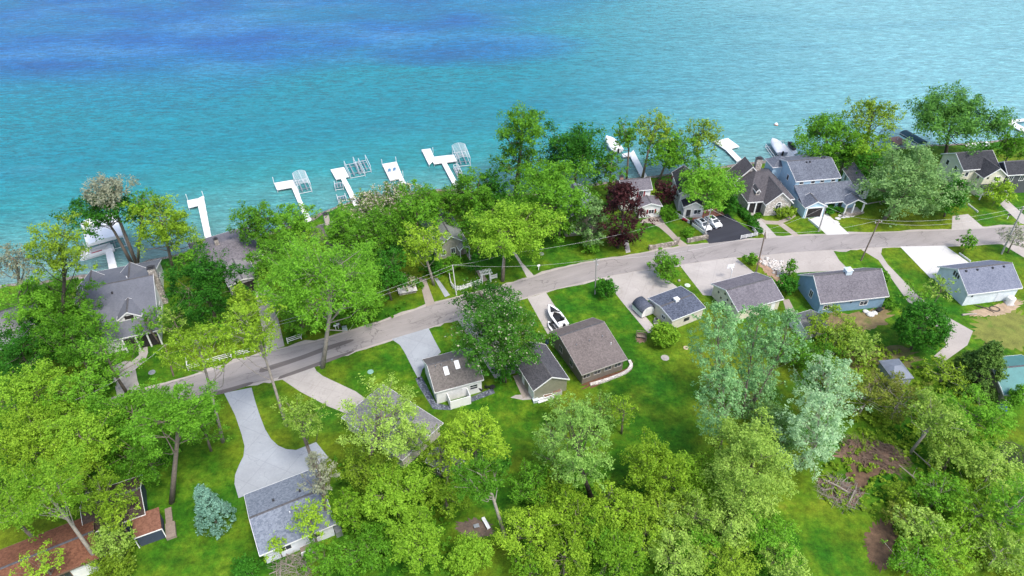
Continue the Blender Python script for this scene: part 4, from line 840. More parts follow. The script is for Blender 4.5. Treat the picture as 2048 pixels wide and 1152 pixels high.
# --- between the lake and the road, left part
T('tree', 410, 572, 128, 140, 'dark', 'dense dark green tree between the slate roof and the violet hipped roof', tb=2.5, dens=1.0)
T('tree', 385, 520, 60, 60, 'mid', 'small green tree on the shore behind the dense dark one', tb=3, dens=.7)
T('tree', 395, 690, 115, 95, 'yellow', 'yellow-green tree on a tall bare trunk across the road from the white rail fence', base=(446, 884), bark=BARKL, dens=.7, gaps=.15, trunk=.38)
T('tree', 500, 665, 100, 120, 'yellow', 'taller yellow-green tree leaning over the road, its trunk left of the slanting drive', base=(573, 852), bark=BARKL, dens=.7, gaps=.15, trunk=.36)
T('tree', 487, 607, 60, 75, 'yellow', 'slim yellow-green tree before the dark carport', tb=3, dens=.75)
T('tree', 300, 640, 60, 50, 'mid', 'green branches reaching over the porch eave of the slate roof', tb=4, dens=.5, gaps=.2)
T('tree', 110, 640, 110, 100, 'fresh', 'green tree around the foot of the thick dark trunk by the slate roof', tb=2, dens=.8)
T('tree', 345, 640, 70, 60, 'pale', 'pale twiggy tree over the right end of the slate roof', tb=5, dens=.4, gaps=.35)
T('tree', 430, 655, 60, 55, 'fresh', 'small green tree at the foot of the dense dark tree', tb=1.5, dens=.6)
T('tree', 516, 450, 85, 95, 'mid', 'green tree on the shore right of the violet hipped roof', tb=3, dens=.9)
T('tree', 590, 450, 90, 85, 'fresh', 'green tree at the foot of the dock with the bare canopy frame', tb=3, dens=.9)
T('tree', 545, 515, 90, 80, 'mid', 'green tree over the drive end of the hipped house', tb=3, dens=.8)
T('tree', 640, 560, 210, 180, 'fresh', 'largest green tree beside the road, wide crown above a bare trunk at the asphalt edge', base=(645, 735), bark=BARKL, trunk=.6, dens=1.0, limbs=40)
T('tree', 585, 610, 70, 60, 'mid', 'shaded green tree under the left side of the largest roadside tree', tb=2, dens=.8)
T('tree', 720, 600, 85, 80, 'mid', 'deep green tree closing the gap right of the largest roadside tree', tb=1.5, dens=.9)
T('tree', 620, 500, 90, 70, 'bright', 'light green crown behind the largest roadside tree', tb=5, dens=.8)
T('tree', 565, 560, 90, 80, 'bright', 'lighter green tree along the straight concrete drive', tb=5, dens=.7)
T('tree', 715, 555, 95, 105, 'fresh', 'leafy tree right of the largest roadside tree', tb=3, dens=.8)
T('tree', 690, 470, 90, 95, 'mid', 'green tree beside the tall pale chimney', tb=3, dens=.9)
T('tree', 738, 410, 80, 65, 'blossom', 'tree with creamy blossom on the shore left of the blue-chair platform', tb=4, dens=.9)
T('tree', 800, 390, 80, 60, 'blossom', 'cream-flowered tree behind the deck with blue chairs', tb=4, dens=.8)
T('tree', 755, 465, 100, 90, 'mid', 'green tree below the creamy blossom', tb=3, dens=.9)
T('tree', 838, 420, 105, 105, 'fresh', 'fresh green tree in the middle of the shore group before the forked dock', tb=4, dens=.9)
T('tree', 848, 490, 85, 85, 'yellow', 'yellowish tree left of the mint-gabled cottage', base=(868, 570), dens=.75, bark=BARKL)
T('tree', 775, 545, 85, 85, 'dark', 'dark tree in the shade left of the tan walkway', tb=2.5, dens=.9)
T('tree', 672, 618, 80, 70, 'mid', 'low green tree behind the two small white mailboxes', tb=1.5, dens=.8)
T('tree', 600, 640, 60, 60, 'fresh', 'bushy green tree right of the short white fence', tb=.6, dens=.8)
bush(816, 563, 36, 30, 'blossom', 'small white-flowering shrub behind a low wall near the tan walkway')
T('tree', 895, 410, 65, 80, 'mid', 'green tree behind the mint-gabled cottage', tb=3, dens=.8)
T('tree', 942, 395, 95, 105, 'mid', 'green shore tree beside the forked dock', tb=3, dens=.9)
T('tree', 984, 382, 62, 85, 'dark', 'dark pointed tree on the shore left of the little beach', tb=2, dens=1.0)
T('tree', 1022, 460, 165, 115, 'bright', 'broad light green tree above the front path of pale slabs', base=(1005, 562), dens=.85, lean=2)
T('tree', 955, 460, 70, 80, 'fresh', 'green tree between the cottage and the broad light tree over the slab path', tb=3, dens=.7)
bush(905, 530, 44, 30, 'mid', 'green shrub bed before the cottage wall'); bush(950, 530, 30, 40, 'dark', 'dark shrub right of the cottage path')
bush(868, 535, 34, 36, 'dark', 'dark shrub left of the cottage')
# --- middle shore
T('tree', 1043, 262, 100, 92, 'mid', 'tall two-tiered tree at the water edge above the little beach', base=(1030, 388), dens=.8, shape='spread')
T('tree', 1040, 325, 96, 95, 'mid', 'lower green mass at the foot of the tall two-tiered tree', base=(1032, 392), dens=.75)
T('tree', 1150, 305, 122, 100, 'dark', 'dense rounded dark tree at the shore in front of open water', base=(1150, 368), dens=1.4)
T('tree', 1112, 385, 165, 105, 'fresh', 'broad light green tree over the tan two-storey house', base=(1105, 470), dens=.95, shape='spread')
T('tree', 1120, 440, 90, 70, 'fresh', 'smaller green tree left of the tan house wall', tb=2, dens=.8)
T('tree', 1222, 340, 55, 85, 'mid', 'soft green tree between the dense dark tree and the covered boat', tb=2, dens=.6, gaps=.2)
T('tree', 1250, 270, 48, 56, 'mid', 'thin-trunked tree right behind the covered boat', base=(1253, 358), dens=.8)
T('tree', 1310, 255, 80, 66, 'olive', 'sparse olive tree on a tall trunk beside the long white dock', base=(1284, 358), dens=.6, gaps=.2, lean=2)
T('tree', 1338, 302, 100, 84, 'fresh', 'round bright tree right of the long white dock', base=(1318, 360), dens=1.0, lean=1.5)
T('tree', 1405, 275, 82, 84, 'olive', 'open-branched tree left of the white dock platform', base=(1400, 350), dens=.6, gaps=.25, bark=BARKD, limbs=24)
T('tree', 1186, 445, 66, 92, 'sage', 'narrow silvery tree before the tan two-storey house', tb=.8, dens=1.0, shape='upright')
T('maple_tree', 1243, 430, 82, 118, 'purple', 'tall maroon maple beside the white house with shutters', tb=1.2, dens=1.25, shape='upright', cat='maple', bark=BARKD)
T('maple_tree', 1330, 384, 44, 48, 'purple', 'small maroon maple between the white shuttered house and the leafy maple', tb=.8, dens=1.2, cat='maple', bark=BARKD)
T('maple_tree', 1230, 385, 36, 40, 'purple', 'little maroon maple crown behind the tall maroon one', tb=3, dens=1.0, cat='maple', bark=BARKD)
T('tree', 1416, 380, 116, 98, 'fresh', 'leafy maple in front of the white house with the brick patio', base=(1397, 430), dens=1.0, shape='spread')
bush(1180, 492, 36, 20, 'fresh', 'rounded shrub at the foot of the narrow silvery tree'); bush(1335, 425, 36, 20, 'fresh', 'flat green shrub right of the white shuttered house'); bush(1376, 464, 24, 18, 'mid', 'scruffy shrub behind the stone wall beside the blacktop')
bush(1570, 424, 34, 14, 'olive', 'planting bed along the stone house front', limbs=3); bush(1515, 433, 9, 7, 'mid', 'tiny round shrub at the start of the winding path', limbs=2); bush(1662, 418, 20, 16, 'dark', 'dark round shrub right of the open garage bay', limbs=4); bush(1545, 415, 16, 14, 'mid', 'upright shrub against the stone house corner', limbs=3)
bush(1683, 422, 12, 9, 'mid', 'low shrub by the pillared porch', limbs=2); bush(1460, 410, 36, 40, 'dark', 'dark shrub beside the brown cross roof')
# --- right shore
T('tree', 1652, 272, 118, 84, 'fresh', 'full green tree on the shore beyond the big pale blue house', base=(1655, 335), dens=1.0)
T('tree', 1744, 236, 106, 78, 'olive', 'tall layered tree with dark crooked limbs and gaps of water between', base=(1722, 325), dens=.6, gaps=.2, bark=BARKD, limbs=22, shape='spread')
T('tree', 1730, 290, 90, 50, 'bright', 'low bright canopy beneath the tall layered tree', tb=4, dens=.8)
T('tree', 1690, 315, 80, 50, 'mid', 'dusky tree in the shade behind the blue roof', tb=2, dens=.8)
T('tree', 1745, 335, 60, 60, 'dark', 'dark tree above the pale cottage', tb=2, dens=.8)
T('tree', 1908, 248, 180, 118, 'larch', 'largest feathery tree on the shore, wide plume-like crown', base=(1890, 320), dens=1.05, shape='spread', bark=BARKD, crf=.2)
T('tree', 1822, 364, 150, 142, 'sage', 'big silvery green tree shading the lawn by the road', base=(1768, 438), dens=1.0, lean=2)
T('tree', 1778, 400, 50, 70, 'mid', 'thin tree with pale stems left of the big silvery tree', base=(1730, 408), dens=.5, gaps=.2, bark=BARKL)
T('tree', 1907, 392, 64, 72, 'dark', 'dense dark round tree right of the big silvery tree', tb=1, dens=1.1)
bush(1998, 384, 52, 48, 'yellow', 'golden young tree before the cream house', tb=1.0, cat='tree', name='tree', dens=.9)
T('tree', 2025, 292, 60, 66, 'mid', 'green tree at the right border over the dark grey house', tb=3, dens=.9)
T('tree', 2035, 470, 56, 50, 'grey', 'pale thin tree at the right border below the road pole', tb=2, dens=.5, gaps=.3)
bush(1970, 296, 26, 18, 'dark', 'dark shrub behind the near-black roof on the shore')
# --- below the road
T('chestnut_tree', 1000, 668, 156, 152, 'chestnut', 'big dark chestnut with white blossom candles towering over the olive grey garage', base=(1008, 762), dens=1.15, trunk=.45, limbs=14)
T('chestnut_tree', 975, 602, 108, 50, 'chestnut', 'upper blossoming chestnut branches hanging over the road', base=(985, 700), dens=1.0, lean=4, cat='tree')
T('tree', 1012, 735, 50, 50, 'dark', 'dark foliage low under the big chestnut', tb=1.5, dens=.9)
bush(1213, 578, 38, 38, 'dark', 'dark rounded bush beside the pole on the lawn', dens=1.5)
T('tree', 1332, 532, 58, 54, 'mid', 'small speckled tree at the road edge between two concrete drives', tb=.6, dens=1.0)
bush(1328, 670, 50, 48, 'bright', 'clipped bright green ball bush by the beige garage', dens=2.4, crf=.13, leaf=.28, shape='ball', tuft=.3)
bush(1582, 540, 24, 36, 'mid', 'upright cypress bush left of the blue house', dens=1.4, shape='upright'); bush(1575, 570, 36, 36, 'dark', 'dark low juniper at the foot of the upright cypress', dens=1.3)
T('tree', 1845, 652, 100, 102, 'dark', 'round deep green tree standing alone beside the winding gravel drive', tb=.8, dens=1.5, shape='ball', crf=.17)
T('pine_tree', 1952, 705, 104, 105, 'pine', 'dark pine in front of the teal barn', base=(1948, 768), Am=4.6, tb=.3, shape='cone', dens=2.2, crf=.17, limbs=0, tuft=.1, bark=BARKD, cat='pine')
T('tree', 1893, 742, 80, 62, 'olive', 'olive thorny tree with grey branches left of the dark pine', tb=.6, dens=.5, gaps=.2, limbs=26, bark=BARKL)
bush(1934, 487, 32, 38, 'mid', 'grey-green shrub between the barn drive and the road', dens=.8); bush(1500, 518, 22, 22, 'mid', 'scrubby bush under the pole by the rocky bank', dens=.7)
bush(1780, 603, 28, 26, 'mid', 'shrub at the right corner of the blue house', dens=.8); bush(1770, 555, 24, 20, 'mid', 'young shrub sprig by the gravel drive', dens=.3)
T('tree', 1880, 580, 60, 56, 'pale', 'thin pale sapling before the white barn gable', tb=1.5, dens=.35, gaps=.3)
bush(2034, 795, 34, 52, 'fresh', 'bright green bush covering the corner of the teal barn')
T('tree', 1840, 590, 60, 40, 'fresh', 'thin leafy sapling over the grass strip by the gravel drive', tb=1, dens=.3, gaps=.3)
# silver poplars
T('poplar_tree', 1432, 672, 95, 130, 'silver', 'silver poplar nearest the beige garage', base=(1436, 880), shape='upright', dens=.7, cat='poplar', trunk=.26, crf=.145, gaps=.18)
T('poplar_tree', 1508, 680, 100, 140, 'silver', 'silver poplar rising before the cream garage gable', base=(1484, 835), shape='upright', dens=.7, cat='poplar', trunk=.26, crf=.145, gaps=.18)
T('poplar_tree', 1566, 672, 72, 105, 'silver', 'silver poplar right of the cream garage', base=(1492, 835), shape='upright', dens=.7, cat='poplar', trunk=.26, crf=.145, gaps=.18)
T('poplar_tree', 1440, 800, 100, 130, 'silver', 'lower silver poplar mass at the edge of the large lawn', base=(1440, 900), shape='upright', dens=.7, cat='poplar', trunk=.26, crf=.145, gaps=.18)
T('poplar_tree', 1515, 775, 90, 90, 'silver', 'small silver poplar in the middle of the poplar group', tb=1.0, shape='upright', dens=.7, cat='poplar', trunk=.26, crf=.145, gaps=.18)
T('poplar_tree', 1655, 770, 120, 110, 'white', 'whitest poplar, topmost of the pale pair above the brush pile', tb=5, shape='upright', dens=.7, cat='poplar', trunk=.26, crf=.145, gaps=.18, bark=BARKL)
T('poplar_tree', 1625, 860, 130, 150, 'white', 'white poplar hanging over the brush pile', tb=2, shape='upright', dens=.7, cat='poplar', trunk=.26, crf=.145, gaps=.18, bark=BARKL)
T('tree', 1502, 925, 165, 165, 'pale', 'big pale yellow-green round tree below the silver poplars', base=(1478, 1010), dens=1.05, limbs=20)
T('tree', 1548, 850, 100, 80, 'sage', 'sage green crown wedged between the silver poplars and the pale round tree', tb=2, dens=.9, shape='upright')
# scrub on the right
T('tree', 1665, 660, 95, 80, 'olive', 'olive scrub tree below the blue house', tb=.5, dens=.7, gaps=.1)
T('tree', 1710, 690, 85, 70, 'pale', 'pale scrub tree left of the round deep green tree', tb=.5, dens=.7, gaps=.1)
T('tree', 1590, 700, 70, 60, 'fresh', 'green scrub tree overhanging the grey-roofed shed', tb=.5, dens=.6)
T('tree', 1640, 720, 100, 60, 'mid', 'green thicket under the olive scrub', tb=.3, dens=.6)
T('tree', 1800, 800, 120, 80, 'brownish', 'thin brownish tree below the small blue-grey shed', tb=2, dens=.5, gaps=.25, limbs=28, bark=BARKL)
T('tree', 1790, 768, 60, 40, 'brownish', 'twiggy half-bare tree in front of the small blue-grey shed', tb=.8, dens=.35, gaps=.3, limbs=26, bark=BARKL)
T('tree', 1690, 760, 90, 70, 'olive', 'olive scrub crown right of the silver poplars', tb=.5, dens=.6, gaps=.15)
T('tree', 1735, 790, 90, 90, 'brownish', 'twiggy half-bare tree left of the small blue-grey shed', tb=1, dens=.35, gaps=.35, limbs=26, bark=BARKL)
T('tree', 1880, 830, 110, 90, 'pale', 'pale tree on a leaning grey trunk at the edge of the wild lawn', base=(1818, 908), dens=.7, limbs=22, bark=BARKL)
T('tree', 1955, 830, 105, 100, 'fresh', 'fresh tree right of the leaning grey trunk', tb=2, dens=.75)
T('tree', 1910, 905, 110, 80, 'pale', 'light scrub tree under the leaning grey trunk', tb=1.5, dens=.7, gaps=.1)
SC = 'light scrub trees filling the lower right corner'
for cx, cy, w_, h_, k, lb in ((1990, 935, 110, 90, 'pale', 'pale scrub tree at the right border below the fresh tree'), (1880, 985, 100, 80, 'fresh', 'fresh green scrub tree right of the brush pile'),
    (1960, 1020, 120, 100, 'bright', 'bright scrub tree near the right border, above the lowest row'), (2035, 1010, 80, 110, 'fresh', 'fresh scrub tree cut off by the right border'),
    (1845, 1050, 100, 80, 'pale', 'pale scrub tree right of the lower rusty needle patch'), (1900, 1090, 110, 90, 'bright', 'bright scrub tree low in the wild corner, right of the needle patch'),
    (2000, 1105, 110, 90, 'pale', 'pale scrub tree in the bottom right corner'), (1830, 1120, 90, 80, 'fresh', 'fresh scrub tree at the bottom border right of the needle patch')):
    T('scrub_tree', cx, cy, w_, h_, k, lb, tb=1.2, dens=.62, gaps=.15, group=SC, limbs=18, bark=BARKL)
bush(1795, 990, 60, 50, 'olive', 'olive scrub bush between the two rusty needle patches', dens=.5, gaps=.2); bush(1790, 1030, 60, 40, 'brownish', 'brownish scrub bush above the lower needle patch', dens=.5, gaps=.2)
# --- woods along the bottom, centre
T('tree', 1163, 885, 135, 150, 'soft', 'light feathery tree with several dark trunks in the back lawn', base=(1185, 1000), dens=.6, gaps=.25, crf=.16, shape='upright', limbs=24, bark=BARKD)
T('tree', 1100, 880, 70, 120, 'soft', 'thin leafy tree left of the light feathery one', base=(1113, 960), dens=.4, gaps=.25)
T('tree', 1135, 825, 80, 75, 'soft', 'thin pale sapling behind the planter boxes', tb=1.2, dens=.45, gaps=.3)
T('tree', 1200, 820, 80, 75, 'soft', 'thin pale sapling near the stone flower bed corner', tb=1.2, dens=.45, gaps=.3)
T('tree', 1250, 820, 50, 70, 'yellow', 'thin golden sapling on the lawn below the wide taupe house', tb=2, dens=.35, gaps=.3)
T('tree', 1310, 930, 115, 110, 'yellow', 'golden-green tree at the edge of the large lawn', tb=3, dens=.95)
T('tree', 1390, 945, 100, 80, 'bright', 'bright green tree between the golden tree and the pale round tree', tb=2.5, dens=.9)
W1 = 'yellow-green wood along the bottom of the photo'
for cx, cy, w_, h_, k, lb in ((1062, 965, 80, 75, 'fresh', 'small dark-leaved wood tree left of the feathery tree trunks'), (1110, 955, 75, 70, 'yellow', 'yellow wood tree in front of the feathery tree trunks'),
    (1060, 1060, 120, 100, 'yellow', 'yellow wood tree right of the ashy fire ring'), (1150, 1030, 120, 100, 'yellow', 'yellow wood tree in the middle of the back lawn'),
    (1235, 1020, 120, 95, 'yellow', 'yellow wood tree below the golden-green lawn edge tree'), (1315, 1020, 110, 90, 'olive', 'olive wood tree in the corner of the back lawn'),
    (1375, 1035, 110, 100, 'pale', 'pale wood tree at the right corner of the back lawn'), (1460, 1050, 120, 100, 'pale', 'pale wood tree below the big pale round tree'),
    (1545, 1080, 110, 100, 'fresh', 'fresh wood tree bordering the dark lawn patch'), (1130, 1115, 120, 90, 'yellow', 'yellow wood tree on the bottom border, centre'),
    (1240, 1105, 120, 90, 'bright', 'bright wood tree on the bottom border under the lot corner'), (1350, 1115, 120, 90, 'pale', 'pale wood tree on the bottom border, right of the lot corner'),
    (1460, 1125, 110, 80, 'olive', 'olive wood tree on the bottom border near the dark lawn patch'), (1570, 1130, 90, 70, 'pale', 'pale wood tree on the bottom border at the dark lawn patch'),
    (1060, 1130, 80, 70, 'bright', 'bright wood tree on the bottom border right of the round shrub')):
    T('wood_tree', cx, cy, w_, h_, k, lb, tb=2.5, dens=.72, group=W1, gaps=.12)
W2 = 'yellow-green wood along the bottom of the photo'
for cx, cy, w_, h_, k, lb in ((1100, 1010, 90, 80, 'bright', 'bright wood tree between the fire ring tree and the middle of the lower lot'), (1195, 1070, 90, 80, 'fresh', 'fresh wood tree tucked between the yellow ones near the lot corner'),
    (1290, 1070, 100, 80, 'yellow', 'yellow wood tree above the bright one on the bottom border'), (1400, 1090, 100, 80, 'fresh', 'fresh wood tree among the pale ones on the bottom border'),
    (1510, 1010, 90, 80, 'pale', 'pale wood tree touching the foot of the big pale round tree'), (1430, 985, 90, 70, 'bright', 'bright wood tree left of the foot of the big pale round tree')):
    T('wood_tree', cx, cy, w_, h_, k, lb, tb=2, dens=.7, group=W2, gaps=.12)
# --- bottom left of centre
T('tree', 950, 875, 115, 110, 'yellow', 'full yellow-green tree below the white house', tb=4, dens=.95)
T('tree', 955, 955, 100, 90, 'mid', 'tree with a stout forked grey trunk beside the ashy fire ring', base=(1012, 1078), dens=.8, bark=BARKL, trunk=.4)
T('tree', 765, 835, 175, 135, 'pale', 'wide pale tree spreading its thin branches over the hipped grey roof', base=(730, 965), dens=.5, gaps=.25, limbs=32)
T('tree', 815, 875, 80, 60, 'pale', 'pale loose tree at the right corner of the hipped grey roof', tb=3, dens=.6, gaps=.2)
T('tree', 602, 835, 85, 80, 'pale', 'pale light tree between the two concrete drives', base=(640, 960), dens=.7, gaps=.1)
T('tree', 637, 945, 56, 120, 'grey', 'narrow grey-green tree in front of the light blue-grey roof', base=(655, 1045), dens=.7, shape='upright', gaps=.15)
T('tree', 622, 1032, 80, 62, 'yellow', 'yellow-green branches over the corner of the light blue-grey roof', base=(640, 1100), dens=.6, gaps=.15, lean=1)
T('tree', 555, 1090, 50, 40, 'yellow', 'small yellow-green tree at the eave of the light blue-grey roof', tb=2, dens=.5, gaps=.2)
T('tree', 735, 925, 110, 90, 'olive', 'olive tree below the hipped grey roof', tb=3, dens=.75)
T('tree', 790, 985, 130, 110, 'bright', 'bright green wood tree left of the small weathered shed', tb=3, dens=.9)
T('tree', 880, 900, 70, 70, 'olive', 'olive tree leaning over the small weathered shed', tb=4, dens=.55, gaps=.25)
T('tree', 890, 980, 85, 75, 'yellow', 'yellow-green tree below the small weathered shed', tb=3, dens=.85)
T('tree', 700, 1020, 80, 80, 'bright', 'bright tree right of the light blue-grey roof', tb=2, dens=.85)
T('tree', 835, 1080, 110, 105, 'bright', 'lime tree left of the ashy fire ring', tb=2.5, dens=.95)
T('tree', 735, 1100, 110, 80, 'fresh', 'fresh tree on the bottom border left of the lime tree', tb=2.5, dens=.85)
T('tree', 650, 1115, 90, 60, 'fresh', 'low fresh tree on the bottom border below the light blue-grey roof', tb=2, dens=.7)
bush(940, 1112, 78, 82, 'bright', 'rounded lime shrub on the bottom border below the ashy fire ring', dens=1.4)
bush(1005, 925, 34, 60, 'dark', 'dark narrow shrub right of the full yellow-green tree')
bush(845, 985, 60, 40, 'dark', 'dark undergrowth shrub between the wood trees left of the fire ring')
print('LEAVES', NLEAF[0])
# ------------------------------------------------------------------ docks, lifts, boats
DOCKM = plain('white_dock_boards', (.70, .70, .69), .6, .08, .8, stain=(.55, .55, .53)); DOCKB = plain('brown_dock_boards', (.3, .17, .13), .8, .2)
ALU = plain('bright_aluminium', (.66, .68, .69), .35, .08)
def dock(label, polys, posts=(), m=None, z=.12, group='white docks reaching into the lake'):
    c = at(*np.mean(polys[0], 0), 0)
    r = empty('dock', (c[0], c[1], WZ), 0, label, 'dock', group); zz = z-WZ
    for i, pl in enumerate(polys):
        q = [tuple((at(x, y, z)-c)[:2]) for x, y in pl]; e = .004*i
        MB().prism(q, zz-.16+e, zz+e).build('deck', m or DOCKM, r)
        k = len(q)
        for j in range(k):
            a = np.array(q[j]); b2 = np.array(q[(j+1) % k]); d = np.linalg.norm(b2-a); nn = max(1, int(d/3.2))
            for t in range(nn):
                p = a+(b2-a)*t/nn; ce = np.mean(q, 0); p = p+(ce-p)/np.linalg.norm(ce-p)*.12
                MB().tube([(*p, -1.2), (*p, zz-.165+e)], .06, 6).build('leg', ALU, r)
    for x, y in posts:
        p = at(x, y, z)-c; MB().tube([(p[0], p[1], -1), (p[0], p[1], zz+1.1)], .07, 6).build('post', WHITE, r)
    return r
dock('straight white dock with a short left arm, in open water before the violet hipped roof', [[(393, 398), (407, 391), (425, 487), (413, 490)], [(374, 401), (393.5, 397), (396, 411), (377, 416)]], [(374, 396), (406, 390)])
dock('white dock with a broad left arm beside the bare arched canopy frame', [[(583, 374), (593, 371), (603, 400), (624, 440), (612, 445), (596, 405)], [(548, 366), (586, 359.5), (592, 373), (554, 380)]], [(547, 362)])
dock('white dock ending in a square platform beside the empty lift rails', [[(681, 356), (690, 354), (700, 372), (718, 408), (708, 412), (692, 378)], [(661, 339), (688, 334), (698, 353), (672, 359)]])
dock('floating white platform carrying two blue chairs', [[(764, 328), (793, 323), (806, 355), (780, 361)], [(797, 357), (806, 355), (812, 366), (803, 368)]], [(764, 326), (792, 321), (806, 349)], m=DOCKM)
dock('forked white dock with two platforms, one arched canopy frame at its right arm', [[(884, 327), (893, 325), (920, 374), (910, 377)], [(843, 299), (861, 297), (870, 318), (858, 330)], [(862, 314), (908, 309), (914, 322), (868, 328)]], [(866, 302)])
dock('white dock ending under the flat white boat canopy at the far left', [[(208, 492), (222, 489), (235, 538), (219, 543)], [(172, 497), (208, 491), (211, 503), (176, 509)]], [(170, 494)])
dock('long white dock running past the covered boat to the shuttered house', [[(1258, 308), (1267, 300), (1294, 352), (1284, 358)], [(1244, 308), (1260, 304), (1264, 312), (1246, 314)]])
dock('white dock with a wide square platform behind the brown cross roof', [[(1452, 300), (1461, 296), (1483, 318), (1474, 323)], [(1425, 282), (1456, 276), (1479, 293), (1452, 300)]])
dock('short white dock between the covered runabout and the jet ski', [[(1553, 291), (1568, 287), (1590, 311), (1574, 316)]])
dock('brown dock beside the teal boat canopy', [[(1778, 276), (1797, 272), (1815, 284), (1795, 290)]], m=DOCKB, group='docks of other colours')
dock('white dock with a square opening at the right border', [[(2008, 241), (2050, 237), (2056, 241), (2014, 246)], [(2014, 246.5), (2030, 244.5), (2062, 262), (2050, 266)]])
dock('white dock seen between the dark shore tree and the layered tree', [[(1655, 292), (1690, 288), (1698, 296), (1664, 300)]])
dock('pale little pier behind the near-black roof', [[(1930, 288), (1975, 283), (1982, 291), (1936, 297)]])
def rect4(pA, pB, pC, z):
    """rectangle from three pixels on level z: A, B along one side, C beside A"""
    a, b, c = (at(*p, z)[:2] for p in (pA, pB, pC)); d = b-a; L = np.linalg.norm(d); d /= L; n = np.array([-d[1], d[0]]); W = float((c-a)@n)
    return a, d, n, L, W
def lift(label, pA, pB, pC, zt=1.9, ribs=9, cover=None, group='boat lifts on the lake', arch=.5):
    a, d, n, L, W = rect4(pA, pB, pC, zt); z0 = WZ
    if W < 0: a = a+n*W; W = -W
    r = empty('boat_lift', (a[0], a[1], z0), math.atan2(d[1], d[0]), label, 'boat lift', group); H = zt-z0
    fr = MB()
    for x in (0, L):
        for y in (0, W): fr.tube([(x, y, -1.2), (x, y, H)], .07, 6)
    for y in (0, W): fr.tube([(0, y, H), (L, y, H)], .06, 6); fr.tube([(0, y, .3), (L, y, .3)], .06, 6)
    for x in (0, L): fr.tube([(x, 0, .3), (x, W, .3)], .06, 6)
    fr.build('frame', ALU, r)
    cr = MB()
    for y in (W*.3, W*.7): cr.box(.4, L-.4, y-.12, y+.12, .55, .7)
    for x in (L*.25, L*.75): cr.box(x-.06, x+.06, .1, W-.1, .42, .54)
    cr.build('cradle', METAL, r)
    arc = lambda x, e=0: [(x, W*t, H+.03+e+arch*math.sin(math.pi*t)) for t in np.linspace(0, 1, 9)]
    for k in range(ribs): MB().tube(arc(L*k/(ribs-1)), .05, 5).build('canopy_rib', ALU, r)
    if ribs: MB().tube([(0, W*.5, H+arch+.04), (L, W*.5, H+arch+.04)], .04, 5).build('canopy_ridge', ALU, r)
    if cover is not None:
        rings = [arc(x, .06) for x in np.linspace(-.15, L+.15, 6)]; s = MB().loft(rings, False)
        for y in (0, W): s.add([(-.15, y, H-.5), (L+.15, y, H-.5), (L+.15, y, H+.09), (-.15, y, H+.09)], [(0, 1, 2, 3)])
        for x in (-.15, L+.15): s.add([(x, 0, H-.35), (x, W, H-.35)]+[p for p in arc(x, .06)][::-1], [tuple(range(11))])
        s.build('canopy', cover, r, False)
    return r
lift('bare arched canopy frame beside the dock with the broad left arm', (595, 372), (585, 347), (621, 368), 1.9, 13)
lift('bare arched canopy frame at the right arm of the forked dock', (914, 318), (904, 291), (940, 314), 1.9, 13)
lift('empty low lift rails beyond the square dock platform', (700, 348), (688, 322), (728, 340), .9, 0)
lift('second set of empty lift rails, farther from the square dock platform', (716, 336), (706, 314), (740, 330), 1.3, 0)
lift('small low jet ski lift below the square dock platform', (670, 375), (668, 362), (686, 372), .4, 0)
lift('tiny shore lift beside the dock foot with the square platform', (676, 398), (673, 389), (692, 394), .4, 0)
lift('narrow ladder-like lift frame near the foot of the forked dock', (915, 348), (907, 330), (924, 345), .6, 5, arch=.1)
lift('boat lift under a flat white canopy half hidden by the leaning dark tree', (174, 491), (161, 446), (246, 474), 2.4, 7, plain('white_canopy_cloth', (.78, .78, .77), .6, .04), arch=.45)
lift('boat lift under a teal canopy beside the brown dock', (1836, 287), (1800, 266), (1846, 279), 2.2, 5, plain('teal_canopy_cloth', (.035, .09, .11), .7, .12))
HULLW = plain('white_gelcoat', (.78, .79, .8), .2, .03); HULLB = plain('grey_blue_hull', (.32, .36, .45), .25, .08); BLACKP = plain('black_plastic', (.02, .02, .022), .4, .1)
def hull(L, W, H, n=12):
    """rings of a pointed hull along x, bow at +x"""
    out = []
    for i in range(n):
        t = i/(n-1); hw = W/2*(1-max(0, (t-.45)/.55)**2.4)*(.92+.08*min(1, t*4)); hw = max(hw, .03); sh_ = H*(.85+.25*t*t); ke = H*.55*max(0, (t-.6)/.4)**2
        x = L*(t-.5)
        out.append([(x, -hw, sh_), (x, -hw*.9, sh_*.45+ke*.4), (x, -hw*.5, ke+.08), (x, 0, ke), (x, hw*.5, ke+.08), (x, hw*.9, sh_*.45+ke*.4), (x, hw, sh_), (x, hw*.72, sh_+.02), (x, 0, sh_-.02), (x, -hw*.72, sh_+.02)])
    return out
